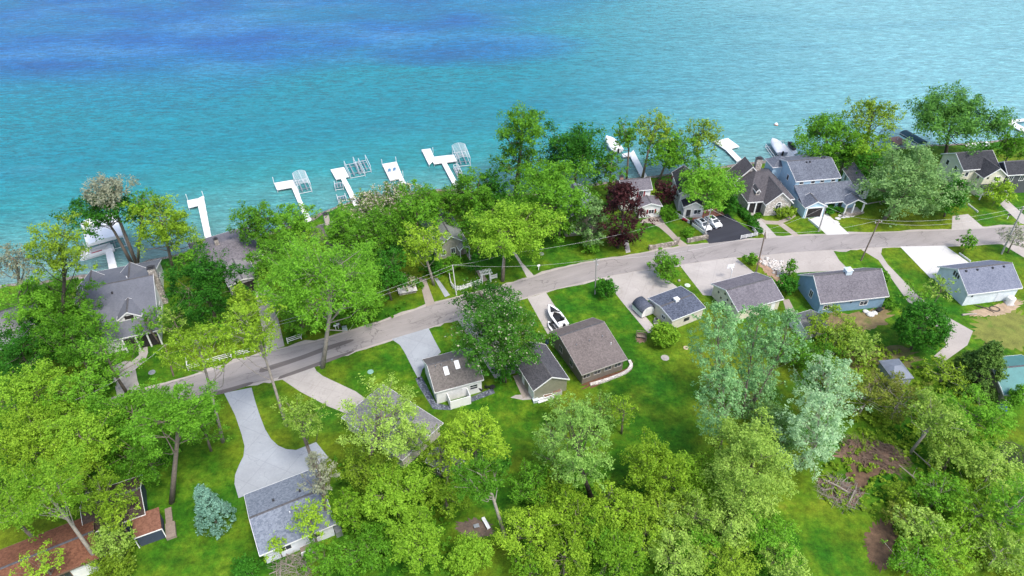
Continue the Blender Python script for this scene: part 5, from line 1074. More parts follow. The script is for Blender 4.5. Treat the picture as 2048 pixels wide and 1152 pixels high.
def boat(label, c, bow, L, z, hullm, cover=None, inside=None, towers=False, W=None, group=None, name='motor_boat'):
    p = at(*c, z); q = at(*bow, z); r = empty(name, p, math.atan2(q[1]-p[1], q[0]-p[0]), label, 'boat', group); W = W or L*.38; H = L*.15
    MB().loft(hull(L, W, H)).build('hull', hullm, r, False)
    MB().box(-L*.5-.35, -L*.5+.02, -.2, .2, H*.2, H*1.25).build('outboard_motor', BLACKP, r, bevel=.05)
    if cover is not None:
        rings = []
        for t in np.linspace(.02, .96, 10):
            hw = W/2*(1-max(0, (t-.45)/.55)**2.4)*.98; hh = H*(.9+.25*t*t); pk = .75*math.sin(math.pi*min(1, t*1.05))**.6
            rings.append([(L*(t-.5), hw*1.03*math.cos(a), hh-.1+pk*max(0, math.sin(a))**.8) for a in np.linspace(0, math.pi, 9)])
        MB().loft(rings, False).build('cover', cover, r, True)
    else:
        MB().box(-L*.44, L*.12, -W*.34, W*.34, H*.84, H*.93).build('cockpit_floor', inside or HULLW, r)
        for s in (-1, 1): MB().box(-L*.3, -L*.18, s*W*.2-.25, s*W*.2+.25, H*.93, H*1.25).box(-L*.33, -L*.3, s*W*.2-.25, s*W*.2+.25, H*.93, H*1.7).build('seat', BLACKP, r, bevel=.04)
        MB().box(-L*.46, -L*.37, -W*.36, W*.36, H*.9, H*1.25).build('rear_bench', HULLW, r, bevel=.04)
        v = [(L*.06, -W*.38, H*.95), (L*.16, 0, H*.98), (L*.06, W*.38, H*.95), (L*.0, -W*.36, H*1.6), (L*.09, 0, H*1.65), (L*.0, W*.36, H*1.6)]
        MB().add(v+[(a-.04, b, cc) for a, b, cc in v], [(0,1,4,3),(1,2,5,4),(9,10,7,6),(10,11,8,7),(3,4,10,9),(4,5,11,10)]).build('windshield', GLASS, r)
        MB().add([(L*.14, -W*.3, H*1.06), (L*.4, -.06, H*1.1), (L*.4, .06, H*1.1), (L*.14, W*.3, H*1.06), (L*.14, -W*.3, H*1.0), (L*.4, -.06, H*1.0), (L*.4, .06, H*1.0), (L*.14, W*.3, H*1.0)], [(0,1,2,3),(7,6,5,4),(0,4,5,1),(1,5,6,2),(2,6,7,3),(3,7,4,0)]).build('bow_seats', inside or BLACKP, r)
    if towers: MB().tube([(0, -W*.45, H), (-.3, -W*.42, H+1.3), (-.3, W*.42, H+1.3), (0, W*.45, H)], .06, 6).build('tower', ALU, r)
    return r
def trailer(c, front, label, L=6):
    p = at(*c, 0); q = at(*front, 0); r = empty('boat_trailer', p, math.atan2(q[1]-p[1], q[0]-p[0]), label, 'trailer')
    MB().box(-L/2, L/2-.8, -.8, -.68, .4, .52).box(-L/2, L/2-.8, .68, .8, .4, .52).box(-L/2, -L/2+.12, -.68, .68, .4, .52).box(L/2-.92, L/2-.8, -.68, .68, .4, .52).box(L/2-.8, L/2+1, -.06, .06, .4, .5).build('frame', METAL, r)
    for s in (-1, 1): MB().tube([(-L*.15, s*.98-.1, .32), (-L*.15, s*.98+.1, .32)], .32, 12).build('wheel', BLACKP, r)
    MB().tube([(L/2+.8, 0, 0), (L/2+.8, 0, .4)], .05, 6).build('jack', METAL, r)
trailer((1112, 638), (1096, 612), 'boat trailer carrying the white and black speedboat on the short drive')
boat('white speedboat with black seats parked on a trailer beside the wide taupe house', (1112, 636), (1094, 612), 6.4, .75, HULLW, inside=BLACKP)
lift('low lift under the long grey covered runabout', (1552, 316), (1532, 288), (1572, 308), .5, 0)
boat('grey-blue runabout under a pale cover behind the pale blue house', (1553, 298), (1541, 281), 8.2, .0, HULLB, cover=plain('pale_boat_cover', (.6, .62, .67), .6, .1), towers=True)
boat('boat under a rounded white cover at the head of the long dock', (1224, 293), (1212, 279), 8.2, -.3, HULLW, cover=plain('white_boat_cover', (.78, .79, .8), .5, .05), W=3.3)
def jetski(c, bow, label, m, seat=BLACKP, z=-.35, s=1.0):
    p = at(*c, z); q = at(*bow, z); r = empty('jet_ski', p, math.atan2(q[1]-p[1], q[0]-p[0]), label, 'jet ski')
    MB().loft([[(x*s, y*s, zz*s) for x, y, zz in ring] for ring in hull(3.2, 1.2, .55, 9)]).build('hull', m, r)
    MB().box(-1.3*s, .1*s, -.22*s, .22*s, .5*s, .95*s).build('seat', seat, r, bevel=.08)
    MB().box(.1*s, .9*s, -.3*s, .3*s, .5*s, .9*s).build('console', seat, r, bevel=.1); MB().tube([(.2*s, -.4*s, 1.05*s), (.3*s, 0, 1.0*s), (.2*s, .4*s, 1.05*s)], .04, 6).build('handlebar', BLACKP, r)
jetski((1581, 294), (1573, 285), 'black jet ski on its white float beside the short dock', plain('dark_hull', (.05, .05, .06), .3, .1), z=-.05, s=1.25)
jetski((1104, 657), (1093, 642), 'white and black jet ski behind the speedboat on the short drive', HULLW, z=.1)
fl = at(1586, 298, -.3); tag(MB().prism([tuple((at(x, y, 0)-fl)[:2]) for x, y in ((1573, 290), (1582, 288), (1596, 304), (1588, 308))], -.35, .22).build('jet_ski_float', HULLW, bevel=.08), 'white plastic float carrying the black jet ski', 'float').location = Vector((fl[0], fl[1], WZ+.32))
# pontoon boat at far left
def pontoon(c, bow, label):
    p = at(*c, .1); q = at(*bow, .1); r = empty('pontoon_boat', (p[0], p[1], WZ), math.atan2(q[1]-p[1], q[0]-p[0]), label, 'boat'); L, W = 7.0, 2.5
    for s in (-1, 1): MB().tube([(-L/2, s*.8, .12), (L/2-.6, s*.8, .12), (L/2, s*.8, .3)], [.33, .33, .05], 10).build('pontoon', ALU, r)
    MB().box(-L/2, L/2-.4, -W/2, W/2, .5, .62).build('deck', HULLW, r)
    f = MB()
    for y in (-W/2+.04, W/2-.04): f.box(-L/2+.3, L/2-.8, y-.03, y+.03, .62, 1.2)
    f.box(L/2-.86, L/2-.8, -W/2, W/2, .62, 1.2); f.build('rail_panel', HULLW, r)
    MB().box(-1.2, .9, W/2-.85, W/2-.1, .62, 1.0).build('seat', plain('red_vinyl', (.35, .02, .04), .5, .1), r, bevel=.06); MB().box(-L/2+.4, -L/2+1.1, -W/2+.2, W/2-.2, .62, 1.05).build('rear_bench', HULLW, r, bevel=.05)
    MB().box(.9, 1.5, -W/2+.2, -W/2+.9, .62, 1.4).build('console', HULLW, r, bevel=.05)
pontoon((192, 503), (172, 509), 'white pontoon boat with a red seat moored below the flat white canopy')
tag(MB().ball((0, 0, 0), .55, 1, 12, 8).build('mooring_buoy', WHITE, smooth=True), 'white mooring buoy with an orange band alone on the open lake', 'buoy').location = Vector(tuple(at(1552, 250, WZ)+np.array([0, 0, .15])))
bu = bpy.data.objects['mooring_buoy']; MB().tube([(0, 0, -.12), (0, 0, .1)], .56, 12).build('band', plain('orange_band', (.6, .16, .04), .5, .05), bu); MB().tube([(0, 0, .5), (0, 0, .75)], .06, 6).build('ring', ALU, bu)
# ------------------------------------------------------------------ chairs, benches, small things
BLUEC = plain('blue_chair_plastic', (.12, .28, .45), .5, .08); BLKC = plain('black_chair', (.025, .025, .028), .5, .1)
def chair(p, face, label, m, group, z=0.0):
    r = empty('chair', (p[0], p[1], z), face, label, 'chair', group)
    MB().box(-.3, .3, -.3, .3, .36, .43).build('seat', m, r); MB().add([(-.3, .26, .43), (.3, .26, .43), (.3, .32, .43), (-.3, .32, .43), (-.28, .42, 1.1), (.28, .42, 1.1), (.28, .48, 1.1), (-.28, .48, 1.1)], [(3,2,1,0),(4,5,6,7),(0,1,5,4),(1,2,6,5),(2,3,7,6),(3,0,4,7)]).build('backrest', m, r)
    for x in (-.26, .26):
        MB().box(x*1.3-.05, x*1.3+.05, -.3, .35, .6, .65).build('armrest', m, r)
        for y in (-.26, .26): MB().box(x-.035, x+.035, y-.035, y+.035, 0, .36).build('leg', m, r)
a0 = math.radians(200)
chair(at(779, 343, .1), a0, 'blue deck chair on the floating platform, the left of the two', BLUEC, 'blue chairs on the floating platform', .12)
chair(at(789, 341, .1), a0, 'blue deck chair on the floating platform, the right of the two', BLUEC, 'blue chairs on the floating platform', .12)
CG = 'black garden chairs by the white house'
chair(at(962, 782), math.radians(160), 'black garden chair nearest the white privacy screen', BLKC, CG); chair(at(974, 777), math.radians(160), 'black garden chair farther from the white privacy screen', BLKC, CG)
def simple(name, label, cat, px, mbs, rz=0.0, group=None):
    """one thing on the ground from (part name, mesh, material) pieces; the first piece is its body"""
    p = at(*px)
    if len(mbs) == 1:
        o = mbs[0][1].build(name, mbs[0][2], bevel=.015); o.location = Vector(tuple(p)); o.rotation_euler = (0, 0, rz); return tag(o, label, cat, group)
    r = empty(name, p, rz, label, cat, group)
    for n_, m_, mt in mbs: m_.build(n_, mt, r)
    return r
simple('fire_pit', 'dark round fire pit beside the black garden chairs', 'fire pit', (985, 777), [('bowl', MB().tube([(0, 0, .15), (0, 0, .45)], [.3, .5], 14), BLACKP), ('stand', MB().tube([(0, 0, 0), (0, 0, .15)], .25, 8), DKMETAL)])
simple('bench', 'white plank bench beside the ashy fire ring', 'bench', (972, 1049), [('seat', MB().box(-1, 1, -.25, .25, .4, .46), WHITE), ('leg', MB().box(-.85, -.75, -.2, .2, 0, .4), WHITE), ('leg', MB().box(.75, .85, -.2, .2, 0, .4), WHITE)], math.radians(-62))
simple('grate', 'iron cooking grate over the ashes of the fire ring', 'grate', (953, 1054), [('rack', MB().box(-.4, .4, -.3, .3, .3, .34), METAL)]+[('leg', MB().box(x-.02, x+.02, y-.02, y+.02, 0, .3), METAL) for x in (-.38, .38) for y in (-.28, .28)], .3)
simple('garden_swing', 'small brown swing bench on a stone pad in the long lawn', 'swing bench', (1282, 676), [('seat', MB().box(-.8, .8, -.3, .3, .45, .52), WOOD), ('backrest', MB().box(-.8, .8, .3, .36, .52, 1.1), WOOD), ('frame', MB().tube([(-1, -.5, 0), (-.95, 0, 1.8), (-1, .6, 0)], .05, 6).tube([(1, -.5, 0), (.95, 0, 1.8), (1, .6, 0)], .05, 6).tube([(-.95, 0, 1.8), (.95, 0, 1.8)], .05, 6), WOOD)], math.radians(-10))
for px, r_, m_, lb in (((1330, 716), .75, CONC, 'pale septic lid in the long lawn'), ((1083, 508), .55, METAL, 'grey septic lid in the lawn above the road'), ((741, 744), .55, plain('green_lid', (.2, .36, .3), .6, .1), 'green septic lid in the lawn beside the slanting drive'),
                       ((304, 745), .6, METAL, 'grey septic lid in the lawn beside the curved drive'), ((1375, 571), .6, plain('pale_green_lid', (.5, .58, .48), .6, .1), 'pale lid in the grass between the two drives'), ((1372, 696), .5, plain('tan_lid', (.5, .4, .27), .8, .1), 'tan lid near the silver poplar')):
    simple('septic_lid', lb, 'lid', px, [('lid', MB().tube([(0, 0, 0), (0, 0, .1)], r_, 16).tube([(0, 0, .1), (0, 0, .16)], r_*.5, 10), m_)], group='septic lids in the lawns')
simple('boulder', 'small pale boulder in the grass between the two drives', 'boulder', (1358, 562), [('boulder', MB().ball((0, 0, .15), .3, .8, 8, 6), CONC)])
for px, lb, a in (((672, 660), 'left one of two white roadside mailboxes', .3), ((677, 657), 'right one of two white roadside mailboxes', .3), ((1077, 540), 'white mailbox on the verge below the pale slab path', .3), ((2014, 438), 'dark mailbox by the right-hand drive', .1)):
    simple('mailbox', lb, 'mailbox', px, [('post', MB().box(-.06, .06, -.06, .06, 0, 1.05), WHITE), ('box', MB().extr([(-.16, 1.05), (.16, 1.05), (.16, 1.25), (.1, 1.36), (-.1, 1.36), (-.16, 1.25)], -.3, .3, 'x'), WHITE if '2014' not in str(px) else DKMETAL), ('flag', MB().box(-.05, .05, .165, .18, 1.15, 1.4), REDP)], a, 'roadside mailboxes')
simple('utility_box', 'grey-green utility box on the verge beside the mailboxes', 'utility box', (690, 661), [('box', MB().box(-.45, .45, -.35, .35, .08, .95), plain('utility_green', (.3, .38, .36), .6, .1)), ('plinth', MB().box(-.5, .5, -.4, .4, 0, .08), CONC)], .3)
simple('trash_bin', 'black wheeled bin beside the brick patio', 'bin', (1383, 449), [('body', MB().loft([[(-.28, -.3, .08), (.28, -.3, .08), (.28, .3, .08), (-.28, .3, .08)], [(-.36, -.4, 1.0), (.36, -.4, 1.0), (.36, .4, 1.0), (-.36, .4, 1.0)]]), BLACKP), ('lid', MB().box(-.38, .38, -.42, .42, 1.003, 1.08), BLACKP), ('wheel', MB().tube([(-.3, .3, .12), (-.2, .3, .12)], .12, 10), BLACKP), ('wheel', MB().tube([(.2, .3, .12), (.3, .3, .12)], .12, 10), BLACKP)], .4)
simple('cart', 'low red cart standing by the white retaining board', 'cart', (1370, 442), [('tub', MB().box(-.7, .7, -.4, .4, .3, .6), REDP), ('wheel', MB().tube([(-.4, -.42, .18), (-.4, .42, .18)], .18, 10), BLACKP), ('wheel', MB().tube([(.4, -.42, .18), (.4, .42, .18)], .18, 10), BLACKP)], -.7)
simple('water_tank', 'white cylindrical tank against the barn wall', 'tank', (2018, 607), [('tank', MB().tube([(0, 0, .1), (0, 0, 1.5)], .7, 16), WHITE), ('lid', MB().tube([(0, 0, 1.5), (0, 0, 1.6)], .35, 12), plain('tank_lid', (.5, .52, .54), .5, .05)), ('base', MB().box(-.8, .8, -.8, .8, 0, .1), CONC)])
simple('hose', 'black coil of hose lying on the sandy earth below the barn', 'hose', (1989, 618), [('coil', MB().tube([(1.0*math.cos(t), .8*math.sin(t), .06) for t in np.linspace(0, 6.28, 24)], .06, 5).tube([(.85*math.cos(t), .7*math.sin(t), .16) for t in np.linspace(0, 6.0, 24)], .05, 5), BLACKP)])
simple('log', 'pale log lying in the grass below the barn corner', 'log', (1938, 630), [('log', MB().tube([(-1.5, 0, .18), (0, .05, .2), (1.5, 0, .17)], [.2, .18, .14], 8), BARKL)], .1)
simple('branch', 'dark fallen branch on the sandy earth left of the hose coil', 'branch', (1966, 616), [('branch', MB().tube([(-1.5, .9, .1), (-.4, .2, .15), (.5, -.3, .12), (1.4, -1.5, .08)], [.05, .12, .1, .04], 6).tube([(.1, -.1, .14), (.9, .2, .2)], [.07, .03], 5), BARKD)])
simple('planter_box', 'white planter box against the olive garage gable, the left of two', 'planter', (1096, 797), [('box', MB().box(-.8, .8, -.4, .4, 0, .7), WHITE), ('soil', MB().box(-.7, .7, -.3, .3, .705, .73), DIRT)], .28); simple('planter_box', 'grey planter box against the olive garage gable, the right of two', 'planter', (1113, 788), [('box', MB().box(-.85, .85, -.4, .4, 0, .75), plain('grey_planter', (.4, .39, .37), .7, .1)), ('soil', MB().box(-.75, .75, -.3, .3, .755, .78), DIRT)], .28)
simple('step_box', 'small pale box at the corner of the garage deck', 'box', (1071, 803), [('body', MB().box(-.45, .45, -.35, .35, 0, .5), plain('pale_blue_box', (.5, .58, .6), .6, .08)), ('lid', MB().box(-.5, .5, -.4, .4, .503, .57), plain('pale_blue_lid', (.55, .62, .64), .6, .08))], .2)
simple('barrel', 'blue barrel in the gap between the olive garage and the wide taupe house', 'barrel', (1094, 687), [('drum', MB().tube([(0, 0, 0), (0, 0, .25), (0, 0, .5), (0, 0, .9)], [.28, .32, .32, .28], 14), plain('blue_drum', (.05, .07, .2), .5, .1)), ('lid', MB().tube([(0, 0, .9), (0, 0, .94)], .25, 12), BLACKP)])
simple('tarp_pile', 'pile of white sacks by the right corner of the blue house', 'sacks', (1740, 630), [('sack', MB().ball((0, 0, .2), .8, .45, 9, 6), plain('white_sack', (.6, .6, .58), .8, .15)), ('sack', MB().ball((1.0, .4, .2), .6, .5, 9, 6), MATS['white_sack']), ('sack', MB().ball((-.5, .9, .15), .6, .4, 9, 6), MATS['white_sack'])])
simple('garden_cart', 'dark wheelbarrow-like cart by the corner of the blue house', 'cart', (1757, 624), [('tub', MB().loft([[(-.4, -.3, .3), (.4, -.3, .3), (.4, .3, .3), (-.4, .3, .3)], [(-.7, -.5, .75), (.6, -.5, .75), (.6, .5, .75), (-.7, .5, .75)]]), BLACKP), ('wheel', MB().tube([(.75, -.08, .2), (.75, .08, .2)], .2, 12), BLACKP), ('handle', MB().tube([(-.3, -.35, .4), (-1.3, -.35, .6)], .03, 5).tube([(-.3, .35, .4), (-1.3, .35, .6)], .03, 5), METAL)], .6)
simple('tarp', 'blue tarpaulin bundle beside the teal barn', 'tarp', (2004, 818), [('bundle', MB().ball((0, 0, .3), .8, .6, 10, 6), plain('blue_tarp', (.03, .07, .4), .5, .15)), ('rope', MB().tube([(-.82, 0, .3), (0, 0, .8), (.82, 0, .3)], .03, 5), WHITE)])
simple('air_conditioner', 'metal cooling unit at the left wall of the beige garage', 'air conditioner', (1312, 645), [('case', MB().box(-.4, .4, -.4, .4, .1, .9), METAL), ('fan', MB().tube([(0, 0, .9), (0, 0, .94)], .3, 14), BLACKP), ('base', MB().box(-.5, .5, -.5, .5, 0, .1), CONC)])
simple('tree_stump', 'cut pale stump standing in the yellow-green wood', 'stump', (1218, 1000), [('stump', MB().tube([(0, 0, 0), (0, 0, 1.6), (.1, 0, 2.2)], [.4, .33, .3], 10), BARKL)])
# basketball hoop
r = empty('basketball_hoop', at(1459, 563), math.radians(15), 'white-backed basketball hoop at the edge of the concrete court behind the cream garage', 'basketball hoop')
MB().tube([(0, 0, 0), (0, 0, 3.0), (0, .7, 3.3)], .08, 6).build('pole', WHITE, r); MB().box(-.85, .85, .72, .77, 2.9, 3.9).build('backboard', WHITE, r); MB().tube([(.25*math.cos(t), 1.05+.25*math.sin(t), 3.05) for t in np.linspace(0, 6.28, 14)], .03, 5).build('rim', plain('orange_rim', (.5, .14, .03), .5, .05), r); MB().box(-.4, .4, -.5, .3, 0, .12).build('base', BLACKP, r)
# playset-like low slab wall with the white shrub
simple('stone_seat', 'pale slab on a low wall under the white-flowering shrub', 'slab', (815, 584), [('slab', MB().box(-1.9, 1.9, -.9, .9, .6, .75), CONCW), ('wall', MB().box(-1.7, 1.7, -.7, .7, 0, .6), stone('slab_wall_stone', ((.25, .22, .2), (.36, .32, .28), (.46, .42, .38)), 3))], .3)
# ------------------------------------------------------------------ fences and walls
def path3(pxs): return [at(x, y)[:2] for x, y in pxs]
def fence(label, pxs, style='rails', hgt=1.1, m=None, every=2.4, group=None, name='fence'):
    P = path3(pxs); c = np.mean(P, 0); P = [p-c for p in P]; r = empty(name, (*c, 0), 0, label, 'fence', group); m = m or WHITE
    posts = []
    rails = MB()
    for a, b in zip(P[:-1], P[1:]):
        d = np.linalg.norm(b-a); n_ = max(1, round(d/every)); u = (b-a)/d; nn = np.array([-u[1], u[0]])
        for k in range(n_): posts.append(a+(b-a)*k/n_)
        lv = {'rails': (.35, .65, .95), 'picket': (.3, .85), 'board': ()}[style]
        def slab(w_, z0, z1, a=a, b=b):
            q = [a+nn*w_, b+nn*w_, b-nn*w_, a-nn*w_]; rails.prism([tuple(x) for x in q], z0, z1)
        for z in lv: slab(.025, z*hgt-.05, z*hgt+.05)
        if style == 'board': slab(.05, .02, hgt)
        if style == 'picket':
            k = int(d/.16)
            for i in range(k):
                p = a+(b-a)*(i+.5)/k; q = [p+u*.055+nn*.055, p-u*.055+nn*.055, p-u*.055+nn*.037, p+u*.055+nn*.037]; rails.prism([tuple(x) for x in q], .06, hgt*.95)
    posts.append(P[-1])
    for p in posts: MB().box(p[0]-.055, p[0]+.055, p[1]-.055, p[1]+.055, 0, hgt*1.08).build('post', m, r)
    rails.build({'rails': 'rails', 'picket': 'pickets', 'board': 'board'}[style], m, r)
    return r
fence('long white three-rail fence along the road left of the straight concrete drive', [(374, 724), (377, 741), (440, 722), (510, 704)], 'rails', 1.3)
fence('short white three-rail fence by the road right of the straight concrete drive', [(606, 665), (603, 678), (576, 687)], 'rails', 1.3)
fence('white picket fence curving up to the arbor beside the road', curve([(898, 548), (903, 572), (915, 581), (935, 576), (962, 566)], 3), 'picket', 1.15)
fence('short white picket fence right of the arbor', [(980, 560), (994, 556)], 'picket', 1.15)
fence('white board fence at the road corner of the blacktop', [(1481, 478), (1514, 472), (1504, 460)], 'rails', .95, every=1.6)
fence('long white retaining board between the lawn and the two parked cars', [(1351, 430), (1380, 448), (1412, 472)], 'board', .8)
fence('low white retaining board along the white drive', [(1616, 440), (1640, 460)], 'board', .5)
fence('white board edging along the drive below the cream house', [(1936, 410), (1955, 425)], 'board', .4)
fence('white plank edging beside the new concrete drive of the barn', [(1918, 508), (1940, 524)], 'board', .4)
r = empty('garden_arbor', at(972, 563), math.radians(17), 'white garden arbor with a slatted top between the picket fences', 'arbor')
for x in (-.9, .9):
    for y in (-.5, .5): MB().box(x-.07, x+.07, y-.07, y+.07, 0, 2.3).build('post', WHITE, r)
for y in (-.5, .5): MB().box(-1.3, 1.3, y-.04, y+.04, 2.31, 2.45).build('beam', WHITE, r)
mb = MB()
for k in range(8): x = -1.1+2.2*k/7; mb.box(x-.04, x+.04, -.9, .9, 2.453, 2.55)
mb.build('slats', WHITE, r)
WALLST = stone('retaining_stone', ((.2, .17, .14), (.31, .27, .23), (.42, .37, .32)), 2.0)
def stonewall(label, pxs, hgt, th=.5, m=None, name='stone_wall'):
    P = path3(curve(pxs, 3)); c = np.mean(P, 0); rs_ = np.random.default_rng(len(pxs)*31+int(pxs[0][0])); top = MB(); n_ = len(P); L_ = []; R_ = []
    rings = []
    for i, p in enumerate(P):
        u = P[min(i+1, n_-1)]-P[max(i-1, 0)]; u = u/np.linalg.norm(u); nn = np.array([-u[1], u[0]]); h_ = hgt*rs_.uniform(.85, 1.1); w_ = th*rs_.uniform(.42, .55)
        a, b = p-c+nn*w_, p-c-nn*w_; rings.append([(a[0], a[1], -.05), (a[0], a[1], h_), (b[0], b[1], h_), (b[0], b[1], -.05)])
    o = MB().loft(rings).build(name, m or WALLST); o.location = Vector((c[0], c[1], 0)); return tag(o, label, 'wall')
stonewall('brown stone retaining wall below the clipped oval lawn', [(1297, 499), (1330, 494), (1352, 489), (1357, 481)], 1.0)
stonewall('brown stone retaining wall beside the blacktop corner', [(1374, 485), (1395, 481), (1415, 477)], 1.0)
stonewall('low white stone border around the flower bed of the wide taupe house', [(1180, 770), (1210, 762), (1250, 746), (1262, 733), (1258, 722)], .3, .6, ROCK)
stonewall('low stone border of the porch bed at the pale blue house', [(1683, 428), (1700, 432), (1726, 426)], .5, .5)
def rocks(name, label, pxs, n, size, m, seed, cat='rocks'):
    rg = np.random.default_rng(seed); P = path3(pxs); c = np.mean(P, 0); mb = MB()
    for _ in range(n):
        t = rg.uniform(0, len(P)-1); i = int(t); p = P[i]+(P[min(i+1, len(P)-1)]-P[i])*(t-i)+rg.normal(0, .7, 2)-c; s_ = size*rg.uniform(.4, 1.2); k0 = len(mb.v)
        mb.ball((p[0], p[1], s_*.25), s_, .65, 6, 4); 
        for k in range(k0, len(mb.v)): mb.v[k] = tuple(np.array(mb.v[k])+rg.normal(0, s_*.12, 3))
    o = mb.build(name, m); o.location = Vector((*c, 0)); return tag(o, label, cat)
rocks('rock_pile', 'tumbled pale rocks along the bank below the gravel forecourt', [(1536, 524), (1552, 533), (1567, 552)], 60, .5, ROCK, 3)
rocks('rock_pile', 'white stones heaped on the verge at the right border', [(2030, 468), (2048, 476)], 14, .5, ROCK, 4)
# stepping stones beside the porch
for i, (x, y) in enumerate(((1671, 443), (1676, 437), (1681, 432), (1686, 434), (1694, 433), (1702, 432), (1674, 447))):
    p = at(x, y); rg = np.random.default_rng(i); o = MB().prism([(.75*math.cos(t)*rg.uniform(.7, 1.1), .6*math.sin(t)*rg.uniform(.7, 1.1)) for t in np.linspace(0, 5.5, 7)], 0, .07).build('stepping_stone', CONCW); o.location = Vector(tuple(p)); tag(o, 'pale stepping stone in the curved row across the lawn by the pillared porch', 'stepping stone', 'stepping stones by the pillared porch')
# hedge beside the straight drive
def hedge(label, pxs, hgt, wid, kind):
    P = path3(curve(pxs, 5)); rg = np.random.default_rng(44); c = P[0]; cen = []
    for a, b in zip(P[:-1], P[1:]):
        for k in range(6): cen.append(np.array([*(a+(b-a)*rg.random()-c+rg.normal(0, wid*.25, 2)), hgt*rg.uniform(.35, .85)]))
    r = empty('hedge', (*c, 0), 0, label, 'hedge'); cen = np.array(cen); Q = leaves(rg, cen, np.full(len(cen), .5), 60, .3); Q = Q[Q[:, :, 2].min(1) > .03]; quads('foliage', Q, LEAF[kind], r)
    mb = MB()
    for p in P[::2]: q = p-c; mb.tube([(q[0], q[1], -.05), (q[0], q[1], hgt*.7)], .06, 5)
    mb.build('stems', BARK, r)
hedge('long dark green hedge down the left side of the drive to the stone-fronted house', [(1478, 422), (1490, 437), (1505, 452), (1520, 468)], 1.5, 1.4, 'dark')
# brush piles
def brush(label, px, rad, hgt, n, m, seed, lean=None):
    rg = np.random.default_rng(seed); mb = MB()
    for _ in range(n):
        a = rg.uniform(0, 6.28); p = np.array([rad*math.sqrt(rg.random())*math.cos(a), rad*math.sqrt(rg.random())*math.sin(a)]); zz = hgt*(1-np.linalg.norm(p)/rad*.8)*rg.random()
        az = rg.normal(lean, .5) if lean is not None else rg.uniform(0, 6.28); L_ = rg.uniform(1, 3.2); d = np.array([math.cos(az), math.sin(az), rg.normal(0, .25)])*L_/2
        q = np.array([p[0], p[1], max(.1, zz)]); k = rg.normal(0, .2, 3); e1, e2 = q-d, q+d; e1[2] = max(e1[2], .03); e2[2] = max(e2[2], .03); mid = q+k; mid[2] = max(mid[2], .05)
        w_ = rg.uniform(.01, .035)*(2.4 if rg.random() < .06 else 1); mb.tube([e1, mid, e2], [w_, w_, w_*.4], 4, False)
    o = mb.build('brush_pile', m); o.location = Vector(tuple(at(*px))); return tag(o, label, 'brush pile', 'heaps of cut branches')
DEADW = plain('dead_branches', (.27, .235, .205), .95, .3, 2); DEADD = plain('brown_branches', (.17, .12, .09), .95, .3, 2)
brush('pale heap of dead branches below the white poplar', (1678, 985), 3.1, .9, 210, DEADW, 1); brush('brown heap of thin branches right of the rusty needle patch', (1777, 917), 2.9, 1.5, 320, DEADD, 2, -.8); brush('dark brown brush heap above the rusty needle patch', (1715, 900), 2.8, .9, 180, DEADD, 3)
brush('heap of cut branches at the bottom border below the light blue-grey roof', (585, 1142), 2.6, 1.1, 160, DEADW, 4); brush('dark heap of debris at the right border by the wild lawn', (2036, 915), 2.6, 1.0, 140, plain('charred_debris', (.06, .055, .05), .9, .3), 5)
for i, (px, a, L_, lb) in enumerate((((1850, 935), -.9, 5, 'pale dead limb leaning in the scrub below the leaning grey trunk'), ((1820, 960), -.8, 4.5, 'bleached fallen limb at the wild lawn edge'), ((1668, 978), -.35, 4.2, 'thick grey log lying across the pale brush heap'), ((1700, 1000), .9, 4, 'forked grey limb on the right of the pale brush heap'), ((1862, 1108), .6, 3, 'grey broken limb low in the scrub near the bottom border'))):
    r_ = MB().tube([(-L_/2*math.cos(a), -L_/2*math.sin(a), 1.6), (0, 0, 1.0), (L_/2*math.cos(a), L_/2*math.sin(a), .1)], [.05, .11, .15], 6).tube([(0, 0, 1.0), (.8, .9, 1.9)], [.07, .02], 5).build('dead_limb', DEADW); r_.location = Vector(tuple(at(*px))); tag(r_, lb, 'dead limb')
# ------------------------------------------------------------------ utility poles and wires
POLEW = plain('pole_wood', (.2, .15, .12), .9, .25, 2); POLEG = plain('grey_pole', (.34, .33, .32), .9, .2, 2)
POLES = {}
def pole(key, base, top, label, m=POLEW, r0=.16, arm=1.0, lamp=False):
    b = at(*base); v = (top[1]-576)/F; Y = b[1]; z = CH-Y*(ST+v*CT)/(CT-v*ST); x = (top[0]-1024)/F*(Y*CT+(CH-z)*ST); t = np.array([x-b[0], 0, z]); t[0] = max(-.8, min(.8, t[0]))
    r = empty('utility_pole', b, 0, label, 'utility pole', 'utility poles along the road')
    MB().tube([(0, 0, -.2), t*.5, t], [r0, r0*.85, r0*.7], 8).build('mast', m, r)
    ang = .3
    if arm:
        q = t*.94; MB().add([(q[0]+s*arm*math.cos(ang)+k*.05*math.sin(ang), q[1]+s*arm*math.sin(ang)-k*.05*math.cos(ang)+.0, q[2]+e) for e in (-.06, .06) for s, k in ((-1, -1), (1, -1), (1, 1), (-1, 1))], [(3,2,1,0),(4,5,6,7),(0,1,5,4),(1,2,6,5),(2,3,7,6),(3,0,4,7)]).build('crossarm', m, r)
        for s in (-1, 1): MB().tube([(q[0]+s*arm*.85*math.cos(ang), q[1]+s*arm*.85*math.sin(ang), q[2]+.06), (q[0]+s*arm*.85*math.cos(ang), q[1]+s*arm*.85*math.sin(ang), q[2]+.26)], .07, 6).build('insulator', WHITE, r)
    if lamp: q = t*.9; MB().tube([q, q+np.array([.1, -.9, .35])], .035, 5).ball(q+np.array([.1, -1.05, .3]), .18, .6, 8, 5).build('street_lamp', METAL, r)
    POLES[key] = b+t; return r
pole('a', (1190, 588), (1193, 518), 'slim grey pole standing in the lawn beside the dark rounded bush', POLEG, .14, .6, True)
pole('b', (1512, 545), (1531, 464), 'brown pole on the rocky bank behind the cream garage', POLEW, .17, 0)
